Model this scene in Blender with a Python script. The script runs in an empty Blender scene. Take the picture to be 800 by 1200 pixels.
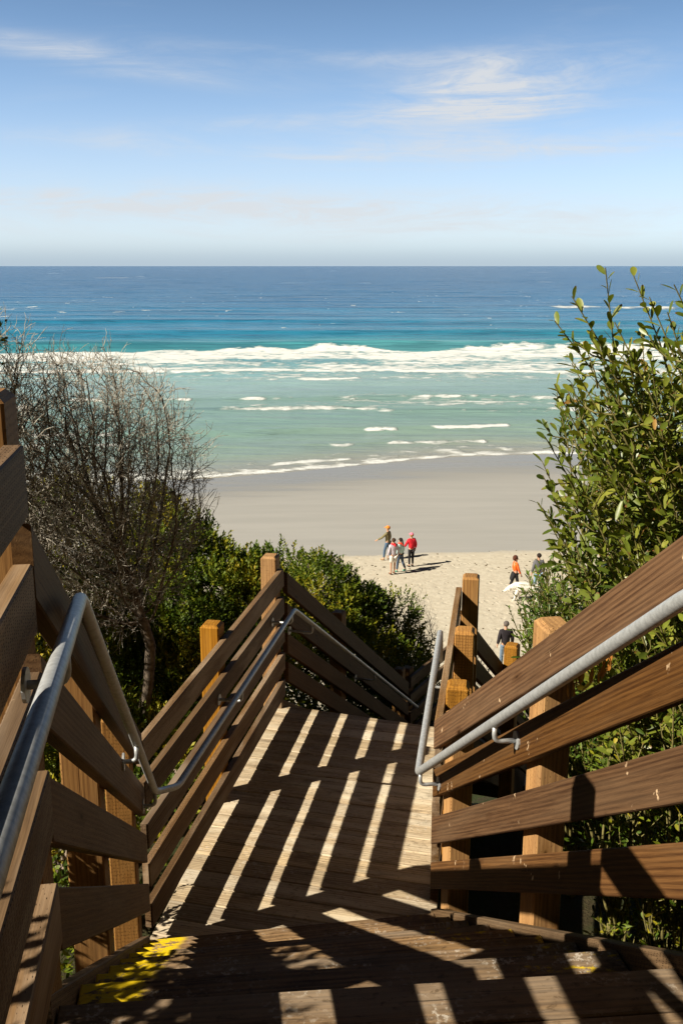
import bpy, math, random
import numpy as np
from mathutils import Vector, Matrix
random.seed(7)
rng = np.random.default_rng(7)
S = bpy.context.scene
COL = S.collection
EYE = 14.0
R = math.radians

def P(lat, f, h):
    return np.array([lat, f, EYE - h], float)

# ------------------------------------------------------------------ noise
def _hash(ix, iy, seed):
    n = (ix.astype(np.int64) * 374761393 + iy.astype(np.int64) * 668265263 + seed * 1442695041) & 0xffffffff
    n = ((n ^ (n >> 13)) * 1274126177) & 0xffffffff
    n = n ^ (n >> 16)
    return (n & 0xffff) / 65535.0
def vnoise(x, y, seed=0):
    x = np.asarray(x, float); y = np.asarray(y, float)
    x, y = np.broadcast_arrays(x, y)
    ix = np.floor(x); iy = np.floor(y); fx = x - ix; fy = y - iy
    fx = fx * fx * (3 - 2 * fx); fy = fy * fy * (3 - 2 * fy)
    a = _hash(ix, iy, seed); b = _hash(ix + 1, iy, seed); c = _hash(ix, iy + 1, seed); d = _hash(ix + 1, iy + 1, seed)
    return (a * (1 - fx) + b * fx) * (1 - fy) + (c * (1 - fx) + d * fx) * fy
def fbm(x, y, seed=0, octv=4):
    s = 0; a = .5; t = 0
    for i in range(octv):
        s = s + a * vnoise(np.asarray(x) * 2 ** i, np.asarray(y) * 2 ** i, seed + i * 17); t += a; a *= .5
    return s / t
def sst(a, b, x):
    t = np.clip((x - a) / (b - a), 0, 1); return t * t * (3 - 2 * t)

def nrm0(a): return a / np.linalg.norm(a)
# ------------------------------------------------------------------ objects
def tag(o, label=None, cat=None, group=None, kind=None):
    if label: o['label'] = label
    if cat: o['category'] = cat
    if group: o['group'] = group
    if kind: o['kind'] = kind
    return o
def thing(name, loc, label, cat, group=None):
    o = bpy.data.objects.new(name, None); COL.objects.link(o)
    o.location = loc; o.empty_display_size = .2
    return tag(o, label, cat, group)

class MB:
    """collects polygons; builds ONE mesh object"""
    def __init__(s): s.v = []; s.f = []; s.w = []; s.n = 0
    def add(s, verts, faces, wc=None):
        verts = np.asarray(verts, float)
        if wc is None: wc = verts.copy()
        s.v.append(verts); s.w.append(np.asarray(wc, float))
        for f in faces: s.f.append([i + s.n for i in f])
        s.n += len(verts)
    def build(s, name, mat, parent=None, smooth=False):
        v = np.concatenate(s.v); w = np.concatenate(s.w)
        off = np.array(parent.location if parent is not None and parent.type == 'EMPTY' and parent.parent is None
                       else (root_loc(parent) if parent is not None else v.mean(0) * np.array([1, 1, 0]) + np.array([0, 0, v[:, 2].min()])))
        me = bpy.data.meshes.new(name)
        me.from_pydata((v - off).tolist(), [], s.f)
        a = me.attributes.new('wc', 'FLOAT_VECTOR', 'POINT'); a.data.foreach_set('vector', w.astype(np.float32).ravel())
        if smooth: me.polygons.foreach_set('use_smooth', [True] * len(me.polygons))
        me.materials.append(mat); me.update()
        o = bpy.data.objects.new(name, me); COL.objects.link(o)
        if parent is not None: o.parent = parent
        else: o.location = off
        return o
def root_loc(o):
    while o.parent: o = o.parent
    return np.array(o.location)

def npmesh(name, V, loops, sizes, mat, parent=None, attrs=None, smooth=True, loc=None):
    """fast mesh from numpy arrays"""
    if parent is not None: off = root_loc(parent)
    elif loc is not None: off = np.array(loc, float)
    else: off = np.zeros(3)
    me = bpy.data.meshes.new(name)
    me.vertices.add(len(V)); me.vertices.foreach_set('co', (V - off).astype(np.float32).ravel())
    me.loops.add(len(loops)); me.loops.foreach_set('vertex_index', loops.astype(np.int32))
    me.polygons.add(len(sizes))
    st = np.concatenate([[0], np.cumsum(sizes)[:-1]])
    me.polygons.foreach_set('loop_start', st.astype(np.int32))
    if smooth: me.polygons.foreach_set('use_smooth', np.ones(len(sizes), bool))
    for k, a in (attrs or {}).items():
        if a.ndim == 1:
            at = me.attributes.new(k, 'FLOAT', 'POINT'); at.data.foreach_set('value', a.astype(np.float32))
        else:
            at = me.attributes.new(k, 'FLOAT_VECTOR', 'POINT'); at.data.foreach_set('vector', a.astype(np.float32).ravel())
    me.update(calc_edges=True); me.validate()
    me.materials.append(mat)
    o = bpy.data.objects.new(name, me); COL.objects.link(o)
    if parent is not None: o.parent = parent
    else: o.location = off
    return o

# ------------------------------------------------------------------ shader helpers
class NT:
    def __init__(s, nt): s.nt = nt; s.L = nt.links
    def n(s, typ, ins=None, **props):
        nd = s.nt.nodes.new(typ)
        for k, v in props.items(): setattr(nd, k, v)
        for k, v in (ins or {}).items():
            sock = nd.inputs[k]
            if isinstance(v, bpy.types.NodeSocket): s.L.new(v, sock)
            else: sock.default_value = v
        return nd
    def m(s, op, a, b=0.0, c=0.0, clamp=False):
        nd = s.nt.nodes.new('ShaderNodeMath'); nd.operation = op; nd.use_clamp = clamp
        for i, v in enumerate((a, b, c)):
            if isinstance(v, bpy.types.NodeSocket): s.L.new(v, nd.inputs[i])
            else: nd.inputs[i].default_value = v
        return nd.outputs[0]
    def vm(s, op, a, b=(0, 0, 0)):
        nd = s.nt.nodes.new('ShaderNodeVectorMath'); nd.operation = op
        for i, v in enumerate((a, b)):
            if isinstance(v, bpy.types.NodeSocket): s.L.new(v, nd.inputs[i])
            else: nd.inputs[i].default_value = v
        return nd.outputs[0]
    def mix(s, f, a, b, typ='MIX'):
        nd = s.nt.nodes.new('ShaderNodeMix'); nd.data_type = 'RGBA'; nd.blend_type = typ
        for k, v in ((0, f), (6, a), (7, b)):
            if isinstance(v, bpy.types.NodeSocket): s.L.new(v, nd.inputs[k])
            else: nd.inputs[k].default_value = v if k == 0 else (*v[:3], 1)
        return nd.outputs[2]
    def ss(s, x, a, b, lo=0.0, hi=1.0):
        nd = s.nt.nodes.new('ShaderNodeMapRange'); nd.interpolation_type = 'SMOOTHSTEP'
        s.L.new(x, nd.inputs[0])
        for i, v in enumerate((a, b, lo, hi)): nd.inputs[i + 1].default_value = v
        return nd.outputs[0]
    def noise(s, vec, scale, detail=4, rough=.55, dist=0.0):
        nd = s.n('ShaderNodeTexNoise', {'Vector': vec, 'Scale': scale, 'Detail': detail, 'Roughness': rough, 'Distortion': dist})
        return nd.outputs[0]
    def ramp(s, f, stops):
        nd = s.nt.nodes.new('ShaderNodeValToRGB'); s.L.new(f, nd.inputs[0])
        el = nd.color_ramp.elements
        while len(el) < len(stops): el.new(.5)
        for e, (p, c) in zip(el, stops): e.position = p; e.color = (*c[:3], 1)
        return nd.outputs[0]
def newmat(name):
    m = bpy.data.materials.new(name); m.use_nodes = True
    nt = m.node_tree
    for n in list(nt.nodes): nt.nodes.remove(n)
    h = NT(nt); out = nt.nodes.new('ShaderNodeOutputMaterial')
    return m, h, out
def bsdf(h, out, col, rough=.7, bump=None, bstr=.3, bdist=.01, spec=.3, metal=0.0):
    b = h.n('ShaderNodeBsdfPrincipled', {'Base Color': col if isinstance(col, bpy.types.NodeSocket) else (*col, 1),
        'Roughness': rough, 'Specular IOR Level': spec, 'Metallic': metal})
    if bump is not None:
        bn = h.n('ShaderNodeBump', {'Height': bump, 'Strength': bstr, 'Distance': bdist})
        h.L.new(bn.outputs[0], b.inputs['Normal'])
    h.L.new(b.outputs[0], out.inputs[0]); return b

def wood(name, light, dark, worn, wear=.4, pits=True, flecks=0.0, stain=.3, paint=False, lim=.5, rough=.62, lichen=0.0):
    m, h, out = newmat(name)
    at = h.n('ShaderNodeAttribute', attribute_name='wc').outputs['Vector']
    oi = h.n('ShaderNodeObjectInfo').outputs['Random']
    off = h.vm('SCALE', (31.7, 13.1, 7.9)); 
    nd = off.node; h.L.new(oi, nd.inputs['Scale'])
    v = h.vm('ADD', at, off)
    vg = h.vm('MULTIPLY', v, (2.2, 85, 85))
    vm_ = h.vm('MULTIPLY', v, (.9, 7, 7))
    g = h.noise(vg, 1.0, 6, .62, 1.2)
    big = h.noise(vm_, 1.0, 4, .55, .6)
    fine = h.noise(h.vm('MULTIPLY', v, (14, 330, 330)), 1.0, 3, .6)
    # cathedral rings
    wv = h.n('ShaderNodeTexWave', {'Vector': h.vm('MULTIPLY', v, (.5, 7, 7)), 'Scale': 2.6, 'Distortion': 9.0, 'Detail': 4.0, 'Detail Scale': .5},
             wave_type='BANDS', bands_direction='Y').outputs['Fac']
    f = h.m('ADD', h.m('MULTIPLY', g, .70), h.m('MULTIPLY', wv, .14)); f = h.m('ADD', f, h.m('MULTIPLY', fine, .2))
    f = h.ss(f, .3, .75)
    c = h.mix(f, dark, light)
    w = h.m('MULTIPLY', h.ss(big, .42, .68), wear)
    c = h.mix(w, c, worn)
    # blotchy stains and dirt
    st = h.noise(h.vm('MULTIPLY', v, (3.0, 9, 9)), 1.0, 5, .65, .4)
    c = h.mix(h.m('MULTIPLY', h.ss(st, .5, .72), stain), c, tuple(x * .32 for x in dark))
    # board to board differences
    hsv = h.n('ShaderNodeHueSaturation', {'Color': c, 'Value': h.m('ADD', .78, h.m('MULTIPLY', oi, .42)),
              'Saturation': h.m('ADD', .86, h.m('MULTIPLY', h.m('FRACT', h.m('MULTIPLY', oi, 7.3)), .22))})
    c = hsv.outputs[0]
    bump = h.m('ADD', h.m('MULTIPLY', g, .6), h.m('MULTIPLY', fine, .5))
    # checks (drying cracks)
    ck = h.noise(h.vm('MULTIPLY', v, (1.6, 75, 75)), 1.0, 2, .5, .3)
    ckm = h.ss(ck, .70, .76)
    c = h.mix(h.m('MULTIPLY', ckm, .7), c, tuple(x * .2 for x in dark))
    bump = h.m('SUBTRACT', bump, h.m('MULTIPLY', ckm, 1.0))
    # knots: a dark eye with a lighter halo, stretched along the grain
    kn = h.n('ShaderNodeTexVoronoi', {'Vector': h.vm('MULTIPLY', v, (2.6, 9.5, 9.5)), 'Scale': 1.0, 'Randomness': 1.0})
    kk = h.ss(h.n('ShaderNodeSeparateColor', {'Color': kn.outputs['Color']}).outputs[1], .45, .5)
    kd = h.m('ADD', kn.outputs['Distance'], h.m('MULTIPLY', h.m('SUBTRACT', g, .5), .06))
    halo = h.m('MULTIPLY', h.m('SUBTRACT', 1.0, h.ss(kd, .10, .24)), kk); eye_ = h.m('MULTIPLY', h.m('SUBTRACT', 1.0, h.ss(kd, .05, .10)), kk)
    c = h.mix(h.m('MULTIPLY', halo, .45), c, dark); c = h.mix(h.m('MULTIPLY', eye_, .85), c, tuple(x * .28 for x in dark))
    if pits:
        vp = h.vm('MULTIPLY', v, (1 / .018, 1 / .0062, 1 / .0062))
        vo = h.n('ShaderNodeTexVoronoi', {'Vector': vp, 'Scale': 1.0, 'Randomness': .35}).outputs['Distance']
        pm = h.m('SUBTRACT', 1.0, h.ss(vo, .16, .30))
        pm = h.m('MULTIPLY', pm, h.ss(big, .2, .38, .6, 1))
        c = h.mix(h.m('MULTIPLY', pm, .8), c, tuple(x * .25 for x in dark))
        bump = h.m('SUBTRACT', bump, pm)
    if flecks:
        vf = h.vm('MULTIPLY', v, (1 / .075, 1 / .13, 1 / .05))
        vn = h.n('ShaderNodeTexVoronoi', {'Vector': h.vm('ADD', vf, h.vm('SCALE', h.n('ShaderNodeTexNoise', {'Vector': v, 'Scale': 40.0}).outputs['Color'], (0, 0, 0))), 'Scale': 1.0, 'Randomness': 1.0})
        keep = h.ss(h.n('ShaderNodeSeparateColor', {'Color': vn.outputs['Color']}).outputs[0], .60, .75)
        # elongated across the grain like hammer scars
        fm = h.m('MULTIPLY', h.m('SUBTRACT', 1.0, h.ss(vn.outputs['Distance'], .05, .19)), keep)
        fm = h.m('MULTIPLY', fm, flecks)
        c = h.mix(fm, c, (.60, .42, .26))
    if lichen:
        lc = h.noise(h.vm('MULTIPLY', v, (60, 60, 60)), 1.0, 4, .7)
        lb = h.noise(h.vm('MULTIPLY', v, (4, 9, 9)), 1.0, 3, .6)
        lm = h.m('MULTIPLY', h.ss(lc, .52, .62), h.ss(lb, .48, .66))
        c = h.mix(h.m('MULTIPLY', lm, lichen), c, (.62, .56, .48))
        gr = h.noise(h.vm('MULTIPLY', v, (28, 55, 55)), 1.0, 5, .7, .5); c = h.mix(h.m('MULTIPLY', h.ss(gr, .54, .66), .55), c, tuple(x * .45 for x in dark))
    if paint:
        sx = h.n('ShaderNodeSeparateXYZ', {'Vector': at})
        x = sx.outputs[0]; y = sx.outputs[1]
        pn = h.noise(h.vm('MULTIPLY', v, (18, 40, 40)), 1.0, 5, .7)
        e1 = h.m('SUBTRACT', 1.0, h.ss(x, .145, .19)); e2 = h.ss(x, 1.13, 1.18)
        pm = h.m('MAXIMUM', h.m('MULTIPLY', e1, h.ss(pn, .42, .50)), h.m('MULTIPLY', e2, h.ss(pn, .56, .66, 0, .8)))
        pm = h.m('MULTIPLY', pm, h.m('SUBTRACT', 1.0, h.ss(y, .075, .095)))
        c = h.mix(pm, c, (.72, .50, .012))
    bsdf(h, out, c, rough, bump, .6, .002, .10)
    return m

def leafmat(name, stops, transl=.3, rough=.4, spec=.4, tip=None):
    m, h, out = newmat(name)
    r = h.n('ShaderNodeAttribute', attribute_name='rnd').outputs['Fac']
    t = h.n('ShaderNodeAttribute', attribute_name='tt').outputs['Fac']
    c = h.ramp(r, stops)
    if tip: c = h.mix(h.m('MULTIPLY', h.ss(t, .8, 1.0), h.ss(h.m('FRACT', h.m('MULTIPLY', r, 17.0)), .55, .7)), c, tip)
    pos = h.n('ShaderNodeNewGeometry').outputs['Position']
    nz = h.noise(pos, 55.0, 3, .6)
    c = h.mix(h.ss(nz, .45, .75, 0, .35), c, tuple(x * .55 for x in stops[0][1]))
    b = bsdf(h, out, c, rough, nz, .25, .002, spec)
    tr = h.n('ShaderNodeBsdfTranslucent', {'Color': h.mix(1.0, c, (1.0, 1.05, .45), 'MULTIPLY')})
    mx = h.n('ShaderNodeMixShader', {0: transl, 1: b.outputs[0], 2: tr.outputs[0]})
    h.L.new(mx.outputs[0], out.inputs[0])
    return m
def simple(name, col, rough=.7, var=.25, scale=30.0, bstr=.2, metal=0.0, spec=.3, bdist=.004):
    m, h, out = newmat(name)
    g = h.n('ShaderNodeTexCoord').outputs['Object']
    nz = h.noise(g, scale, 5, .6)
    c = h.mix(h.ss(nz, .3, .7, 0, 1), tuple(x * (1 - var) for x in col), tuple(min(1, x * (1 + var)) for x in col))
    bsdf(h, out, c, rough, nz, bstr, bdist, spec, metal)
    return m

M = {}
M['post'] = wood('treated_post_wood', (.46, .225, .052), (.23, .10, .024), (.42, .24, .08), .3, True, 0, .3)
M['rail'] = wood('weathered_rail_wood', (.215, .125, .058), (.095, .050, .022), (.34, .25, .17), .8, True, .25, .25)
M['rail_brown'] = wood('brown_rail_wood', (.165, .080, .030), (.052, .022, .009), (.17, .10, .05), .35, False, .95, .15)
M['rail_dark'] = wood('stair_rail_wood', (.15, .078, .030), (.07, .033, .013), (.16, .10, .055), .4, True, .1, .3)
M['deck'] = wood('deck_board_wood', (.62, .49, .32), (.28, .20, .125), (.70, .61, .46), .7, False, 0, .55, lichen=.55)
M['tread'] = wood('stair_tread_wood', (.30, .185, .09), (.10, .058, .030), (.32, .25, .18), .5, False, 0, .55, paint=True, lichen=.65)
M['riser'] = wood('riser_wood', (.34, .22, .12), (.13, .08, .04), (.3, .24, .18), .5, False, 0, .55, paint=True, lichen=.4)
M['beam'] = wood('frame_timber', (.22, .13, .06), (.10, .055, .025), (.2, .15, .1), .4, True, 0, .4)
M['pipe'] = simple('galvanised_steel', (.46, .47, .48), .48, .15, 60.0, .12, .45, .5)
M['bolt'] = simple('bolt_steel', (.35, .33, .3), .5, .2, 60, .1, .8)

# ------------------------------------------------------------------ timber pieces
def beam(mb, p0, p1, hv, th, out, seg=10, ch=.004, wob=.0015):
    """plank whose top inner edge runs p0->p1; hv vertical height, th thickness towards the horizontal direction out"""
    p0 = np.array(p0, float); p1 = np.array(p1, float); out = np.array([out[0], out[1], 0.0]); out /= np.linalg.norm(out)
    prof = [(ch, 0), (th - ch, 0), (th, -ch), (th, -hv + ch), (th - ch, -hv), (ch, -hv), (0, -hv + ch), (0, -ch)]
    L = np.linalg.norm(p1 - p0); V = []; W = []
    ts = [0, min(ch / L, .01)] + [i / seg for i in range(1, seg)] + [1 - min(ch / L, .01), 1]
    ph = random.random() * 6
    for k, t in enumerate(ts):
        base = p0 + (p1 - p0) * t
        s = .97 if k in (0, len(ts) - 1) else 1.0
        bo = wob * math.sin(ph + t * 5); bz = wob * math.sin(ph * 2 + t * 4)
        for a, b in prof:
            aa = (a - th / 2) * s + th / 2; bb = (b + hv / 2) * (1 - (1 - s) * .4) - hv / 2
            V.append(base + out * (aa + bo) + np.array([0, 0, bb + bz])); W.append((t * L, b, a))
    F = []; n = len(ts)
    flip = np.dot(np.cross((p1 - p0), out), (0, 0, 1)) > 0
    for k in range(n - 1):
        for i in range(8):
            q = [k * 8 + i, k * 8 + (i + 1) % 8, (k + 1) * 8 + (i + 1) % 8, (k + 1) * 8 + i]
            F.append(q if not flip else q[::-1])
    e0 = list(range(8)); e1 = [(n - 1) * 8 + i for i in range(8)]
    F.append(e0[::-1] if not flip else e0); F.append(e1 if not flip else e1[::-1])
    mb.add(V, F, W)

def post(mb, x, y, z0, z1, wx, wy, yaw, ch=.016):
    c, s = math.cos(yaw), math.sin(yaw)
    def rot(a, b, z): return (x + a * c + b * s, y - a * s + b * c, z)   # yaw clockwise to the right
    b_ = .006
    def ring(hx, hy, z, bb=b_):
        return [(hx - bb, hy), (hx, hy - bb), (hx, -hy + bb), (hx - bb, -hy), (-hx + bb, -hy), (-hx, -hy + bb), (-hx, hy - bb), (-hx + bb, hy)]
    V = []; W = []; hx, hy = wx / 2, wy / 2
    rings = [(hx, hy, z0)] + [(hx, hy, z0 + (z1 - ch - z0) * t) for t in (.25, .5, .75, 1)] + [(hx - ch, hy - ch, z1)]
    for (a, b, z) in rings:
        for (u, v) in ring(a, b, z): V.append(rot(u, v, z)); W.append((z, u, v))
    F = []
    for k in range(len(rings) - 1):
        for i in range(8): F.append([k * 8 + i, (k + 1) * 8 + i, (k + 1) * 8 + (i + 1) % 8, k * 8 + (i + 1) % 8])
    # end grain top: its own verts with swapped coordinates
    t0 = (len(rings) - 1) * 8
    F.append([t0 + i for i in range(7, -1, -1)])
    mb.add(V, F, W)

def clip(poly, nrm, d):
    out = []
    for i in range(len(poly)):
        a, b = poly[i], poly[(i + 1) % len(poly)]
        da = np.dot(a, nrm) - d; db = np.dot(b, nrm) - d
        if da <= 0: out.append(a)
        if (da < 0 < db) or (db < 0 < da): out.append(a + (b - a) * (da / (da - db)))
    return out
def prism(mb, poly, z0, z1, ax, org, ch=.004):
    """board from an outline (counter clockwise), grain along ax"""
    poly = [np.array(p[:2], float) for p in poly]; n = len(poly)
    if n < 3: return
    area = sum(poly[i][0] * poly[(i + 1) % n][1] - poly[(i + 1) % n][0] * poly[i][1] for i in range(n))
    if area < 0: poly = poly[::-1]
    c = sum(poly) / n; ax = np.array(ax[:2], float); ay = np.array([-ax[1], ax[0]])
    def inset(p, d):
        q = p - c; l = np.linalg.norm(q); return c + q * (1 - d / max(l, .02)) if l > d else p
    def ins2(i, d):
        a, b, e = poly[i - 1], poly[i], poly[(i + 1) % n]
        u = (b - a) / (np.linalg.norm(b - a) + 1e-9); w = (e - b) / (np.linalg.norm(e - b) + 1e-9)
        nu = np.array([-u[1], u[0]]); nw = np.array([-w[1], w[0]])
        k = nu + nw; k = k / max(.3, np.dot(k, nu)); return b + k * d
    rings = [(poly, z0), (poly, z1 - ch), ([ins2(i, ch) for i in range(n)], z1)]
    V = []; W = []
    for ps, z in rings:
        for p in ps:
            V.append((p[0], p[1], z)); W.append((np.dot(p - org[:2], ax), np.dot(p - org[:2], ay), z - z1))
    F = [list(range(n))[::-1], [2 * n + i for i in range(n)]]
    for k in range(2):
        for i in range(n): F.append([k * n + i, k * n + (i + 1) % n, (k + 1) * n + (i + 1) % n, (k + 1) * n + i])
    mb.add(V, F, W)

def tube(mb, pts, rad, n=10, cap=True):
    pts = [np.array(p, float) for p in pts]; N = len(pts)
    rads = rad if hasattr(rad, '__len__') else [rad] * N
    V = []; W = []; up = None; s = 0
    for i, p in enumerate(pts):
        t = pts[min(i + 1, N - 1)] - pts[max(i - 1, 0)]; t /= (np.linalg.norm(t) + 1e-9)
        if up is None: up = np.cross(t, (0, 0, 1) if abs(t[2]) < .9 else (1, 0, 0))
        up = up - t * np.dot(up, t); up /= (np.linalg.norm(up) + 1e-9); sd = np.cross(t, up)
        if i: s += np.linalg.norm(p - pts[i - 1])
        for k in range(n):
            a = 2 * math.pi * k / n
            V.append(p + (up * math.cos(a) + sd * math.sin(a)) * rads[i]); W.append((s, math.cos(a) * rads[i], math.sin(a) * rads[i]))
    F = [[i * n + k, i * n + (k + 1) % n, (i + 1) * n + (k + 1) % n, (i + 1) * n + k] for i in range(N - 1) for k in range(n)]
    if cap: F.append(list(range(n))[::-1]); F.append([(N - 1) * n + k for k in range(n)])
    mb.add(V, F, W)
def rounded(pts, r=.05, n=5):
    pts = [np.array(p, float) for p in pts]; out = [pts[0]]
    for i in range(1, len(pts) - 1):
        a, b, c = pts[i - 1], pts[i], pts[i + 1]
        u = (a - b); v = (c - b); lu = np.linalg.norm(u); lv = np.linalg.norm(v)
        rr = min(r, lu * .45, lv * .45); p0 = b + u / lu * rr; p1 = b + v / lv * rr
        for k in range(n + 1):
            t = k / n; out.append(p0 * (1 - t) ** 2 + 2 * b * t * (1 - t) + p1 * t * t)
    out.append(pts[-1]); return out

# ------------------------------------------------------------------ stair geometry (metres; lat, forward, depth below the eye)
HL, HT, H2 = 3.26, 1.42, 5.66
y1 = R(-8.0); d1 = np.array([math.sin(y1), math.cos(y1), 0]); r1 = np.array([math.cos(y1), -math.sin(y1), 0])
LR = P(.45, 4.47, HL); LL = P(.45 - 1.386, 4.47 - .195, HL)
RUN = 2.457
TL = LL - d1 * RUN; TL[2] = EYE - HT; TR = LR - d1 * RUN; TR[2] = EYE - HT
FL = P(-.425, 7.04, HL); FR = P(.80, 6.62, HL)
y2 = R(18.9); d2 = np.array([math.sin(y2), math.cos(y2), 0])
UP = np.array([0, 0, 1.0])
W_ = 0.04
TOP5 = [1.085, .866, .647, .43, .213]      # level rails
TOP4 = [1.13, .86, .60, .34]           # sloping rails (above the nosing line)

def railing(name, label, A, B, tops, hv, outdir, posts, mats, postw=(.115, .125), below=.6, post_up=.10, inset=(0, 0), endshift=0.0, posthts=None):
    """A, B: floor/nosing-line points of the inner face"""
    t = thing(name, A, label, 'railing', 'timber railing sections of the beach stairway')
    A = np.array(A); B = np.array(B); L = np.linalg.norm((B - A)[:2]); dr = (B - A) / L
    o = np.array([outdir[0], outdir[1], 0.0])
    for i, z in enumerate(tops):
        mb = MB(); ja, jb = random.uniform(-.006, .006), random.uniform(-.006, .006)
        beam(mb, A + dr * inset[0] + UP * (z + ja), B - dr * inset[1] + UP * (z + jb), hv, W_, o, seg=14)
        ob = mb.build('rail', mats[0], t)
    yaw = math.atan2(dr[0], dr[1])
    for k, s in enumerate(posts):
        c = A + dr * s + o * (W_ + postw[0] / 2 + .003)
        top = c[2] + tops[0] + post_up + (posthts[k] if posthts else random.uniform(-.01, .01))
        mb = MB(); post(mb, c[0], c[1], c[2] - below, top, postw[0], postw[1], yaw)
        po = mb.build('post', mats[1], t)
    return t
outL1 = -r1; outR1 = r1
dLL = (FL - LL); dLL[2] = 0; lLL = np.linalg.norm(dLL); dLL /= lLL; outL2 = np.array([-dLL[1], dLL[0], 0])
dLR = (FR - LR); dLR[2] = 0; lLR = np.linalg.norm(dLR); dLR /= lLR; outR2 = np.array([dLR[1], -dLR[0], 0])

# top landing railing (left): runs back behind the photographer
TB = TL - d1 * 4.2
railing('railing', 'weathered level railing of the top landing, cut off by the left photo edge', TB, TL, [1.10, .86, .64, .43, .16], .14, outL1,
        [4.2 - 1.6, 4.2 - 3.2, .1], (M['rail'], M['post']), posthts=[0, 0, 0])
# near flight, left and right
N1L = TL - UP * .0 + UP * (-(RUN) * math.tan(R(34)) + 0) 
def nosing(pt, s):                     # nosing line point s metres back up from the landing edge
    return pt - d1 * s + UP * (s * math.tan(R(34)))
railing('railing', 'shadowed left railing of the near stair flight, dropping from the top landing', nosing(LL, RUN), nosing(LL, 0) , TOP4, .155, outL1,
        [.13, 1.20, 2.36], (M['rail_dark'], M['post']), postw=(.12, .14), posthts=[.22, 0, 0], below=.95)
railing('railing', 'broad brown right railing of the near stair flight, sunlit with pale scars', LR - d1 * 3.6 + UP * (3.6 * .672), LR, [1.11, .845, .585, .325], .152, outR1,
        [2.30, 3.47, .4], (M['rail_brown'], M['post']), postw=(.105, .14), post_up=.10, below=.62, posthts=[0, -.10, 0])
# landing rails
railing('railing', 'long grey brown level railing on the left side of the middle landing', LL + dLL * .02, FL, TOP5, .136, outL2,
        [1.38, lLL - .03], (M['rail'], M['post']), post_up=.085, posthts=[0, .02])
railing('railing', 'edge-on level railing on the right of the middle landing, behind the upright pipe', LR + dLR * .02, FR, TOP5, .14, outR2,
        [.30, 1.13, lLR - .02], (M['rail'], M['post']), post_up=.085)
# second flight
SL2 = math.tan(R(33)); L2 = 3.675
F2a = FL + d2 * .06 + UP * 0; F2b = FL + d2 * L2 - UP * L2 * SL2
out2 = np.array([-math.cos(y2), math.sin(y2), 0])
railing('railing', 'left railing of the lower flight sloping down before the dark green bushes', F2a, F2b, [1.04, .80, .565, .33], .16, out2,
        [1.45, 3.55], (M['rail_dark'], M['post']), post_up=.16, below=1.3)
y2b = R(22); d2b = np.array([math.sin(y2b), math.cos(y2b), 0]); out2b = np.array([math.cos(y2b), -math.sin(y2b), 0])
G0 = FR + d2b * .10 - out2b * .02; G1 = FR + d2b * 3.6 - out2b * .02 - UP * 3.6 * SL2
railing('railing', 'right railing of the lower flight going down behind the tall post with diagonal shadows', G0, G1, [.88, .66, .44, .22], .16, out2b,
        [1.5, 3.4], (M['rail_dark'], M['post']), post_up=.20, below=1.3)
# lower landing railing
y3 = R(29); d3 = np.array([math.sin(y3), math.cos(y3), 0]); out3 = np.array([-math.cos(y3), math.sin(y3), 0])
H0 = F2b + d2 * .1; H0[2] = EYE - H2
railing('railing', 'level railing of the lowest landing, small and far at the foot of the stairs', H0, H0 + d3 * 1.9, TOP5, .14, out3,
        [.1, 1.8], (M['rail'], M['post']), post_up=.08, below=1.5)

LLs = P(-.90, 4.04, HL); LRs = P(.455, 4.24, HL)
HD = 1.64; TLs = P(-.645, 1.94, HD); TRs = P(.80, 2.065, HD)
# decks ---------------------------------------------------------------
def deck(name, label, quad, ax, mat, bw=.14, gap=.005, th=.038, zt=0.0, joists=True):
    z = quad[0][2] + zt; t = thing(name, quad[0] - UP * .04, label, 'landing', 'board landings of the stairway')
    q = [np.array(p[:2]) for p in quad]; ax = np.array(ax[:2]) / np.linalg.norm(ax[:2]); ay = np.array([-ax[1], ax[0]])
    ds = [np.dot(p, ay) for p in q]; lo, hi = min(ds), max(ds); s = lo
    if sum(q[i][0] * q[(i + 1) % 4][1] - q[(i + 1) % 4][0] * q[i][1] for i in range(4)) < 0: q = q[::-1]
    while s < hi - .02:
        w = bw + random.uniform(-.002, .002)
        po = clip(q, ay, min(s + w, hi)); po = clip(po, -ay, -s) if len(po) > 2 else []
        if len(po) > 2:
            dz = random.uniform(-.0015, .0015)
            mb = MB(); prism(mb, po, z - th + dz, z + dz, ax, q[0] + 0 * ay + ax * random.uniform(0, 3))
            b = mb.build('deck_board', mat, t)
        s += w + gap
    # frame below
    for i in range(4):
        a, b2 = q[i], q[(i + 1) % 4]; u = (b2 - a) / np.linalg.norm(b2 - a); inn = np.array([-u[1], u[0]])
        mb = MB(); beam(mb, (*(a + inn * .03 + u * .05), z - th - .004), (*(b2 + inn * .03 - u * .05), z - th - .004), .19, .04, inn)
        mb.build('rim_beam', M['beam'], t)
    return t
deck('stair_landing', 'middle landing of pale worn boards striped with railing shadows', [LLs + outL2 * .10, LRs, FR, FL + outL2 * .10], (math.cos(R(13)), -math.sin(R(13)), 0), M['deck'])
TTR = TR + r1 * .0
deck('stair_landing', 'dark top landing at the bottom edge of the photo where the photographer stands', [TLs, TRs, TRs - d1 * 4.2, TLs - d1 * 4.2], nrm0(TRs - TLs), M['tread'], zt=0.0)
Q0 = F2b + d2 * .02; Q0[2] = EYE - H2; rr2 = np.array([math.cos(y2), -math.sin(y2), 0])
deck('stair_landing', 'lowest landing far down the stairs, mostly hidden by its rails', [Q0, Q0 + rr2 * 1.5, Q0 + rr2 * 2.4 + d3 * 1.6, Q0 + d3 * 1.9], rr2, M['deck'])

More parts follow.
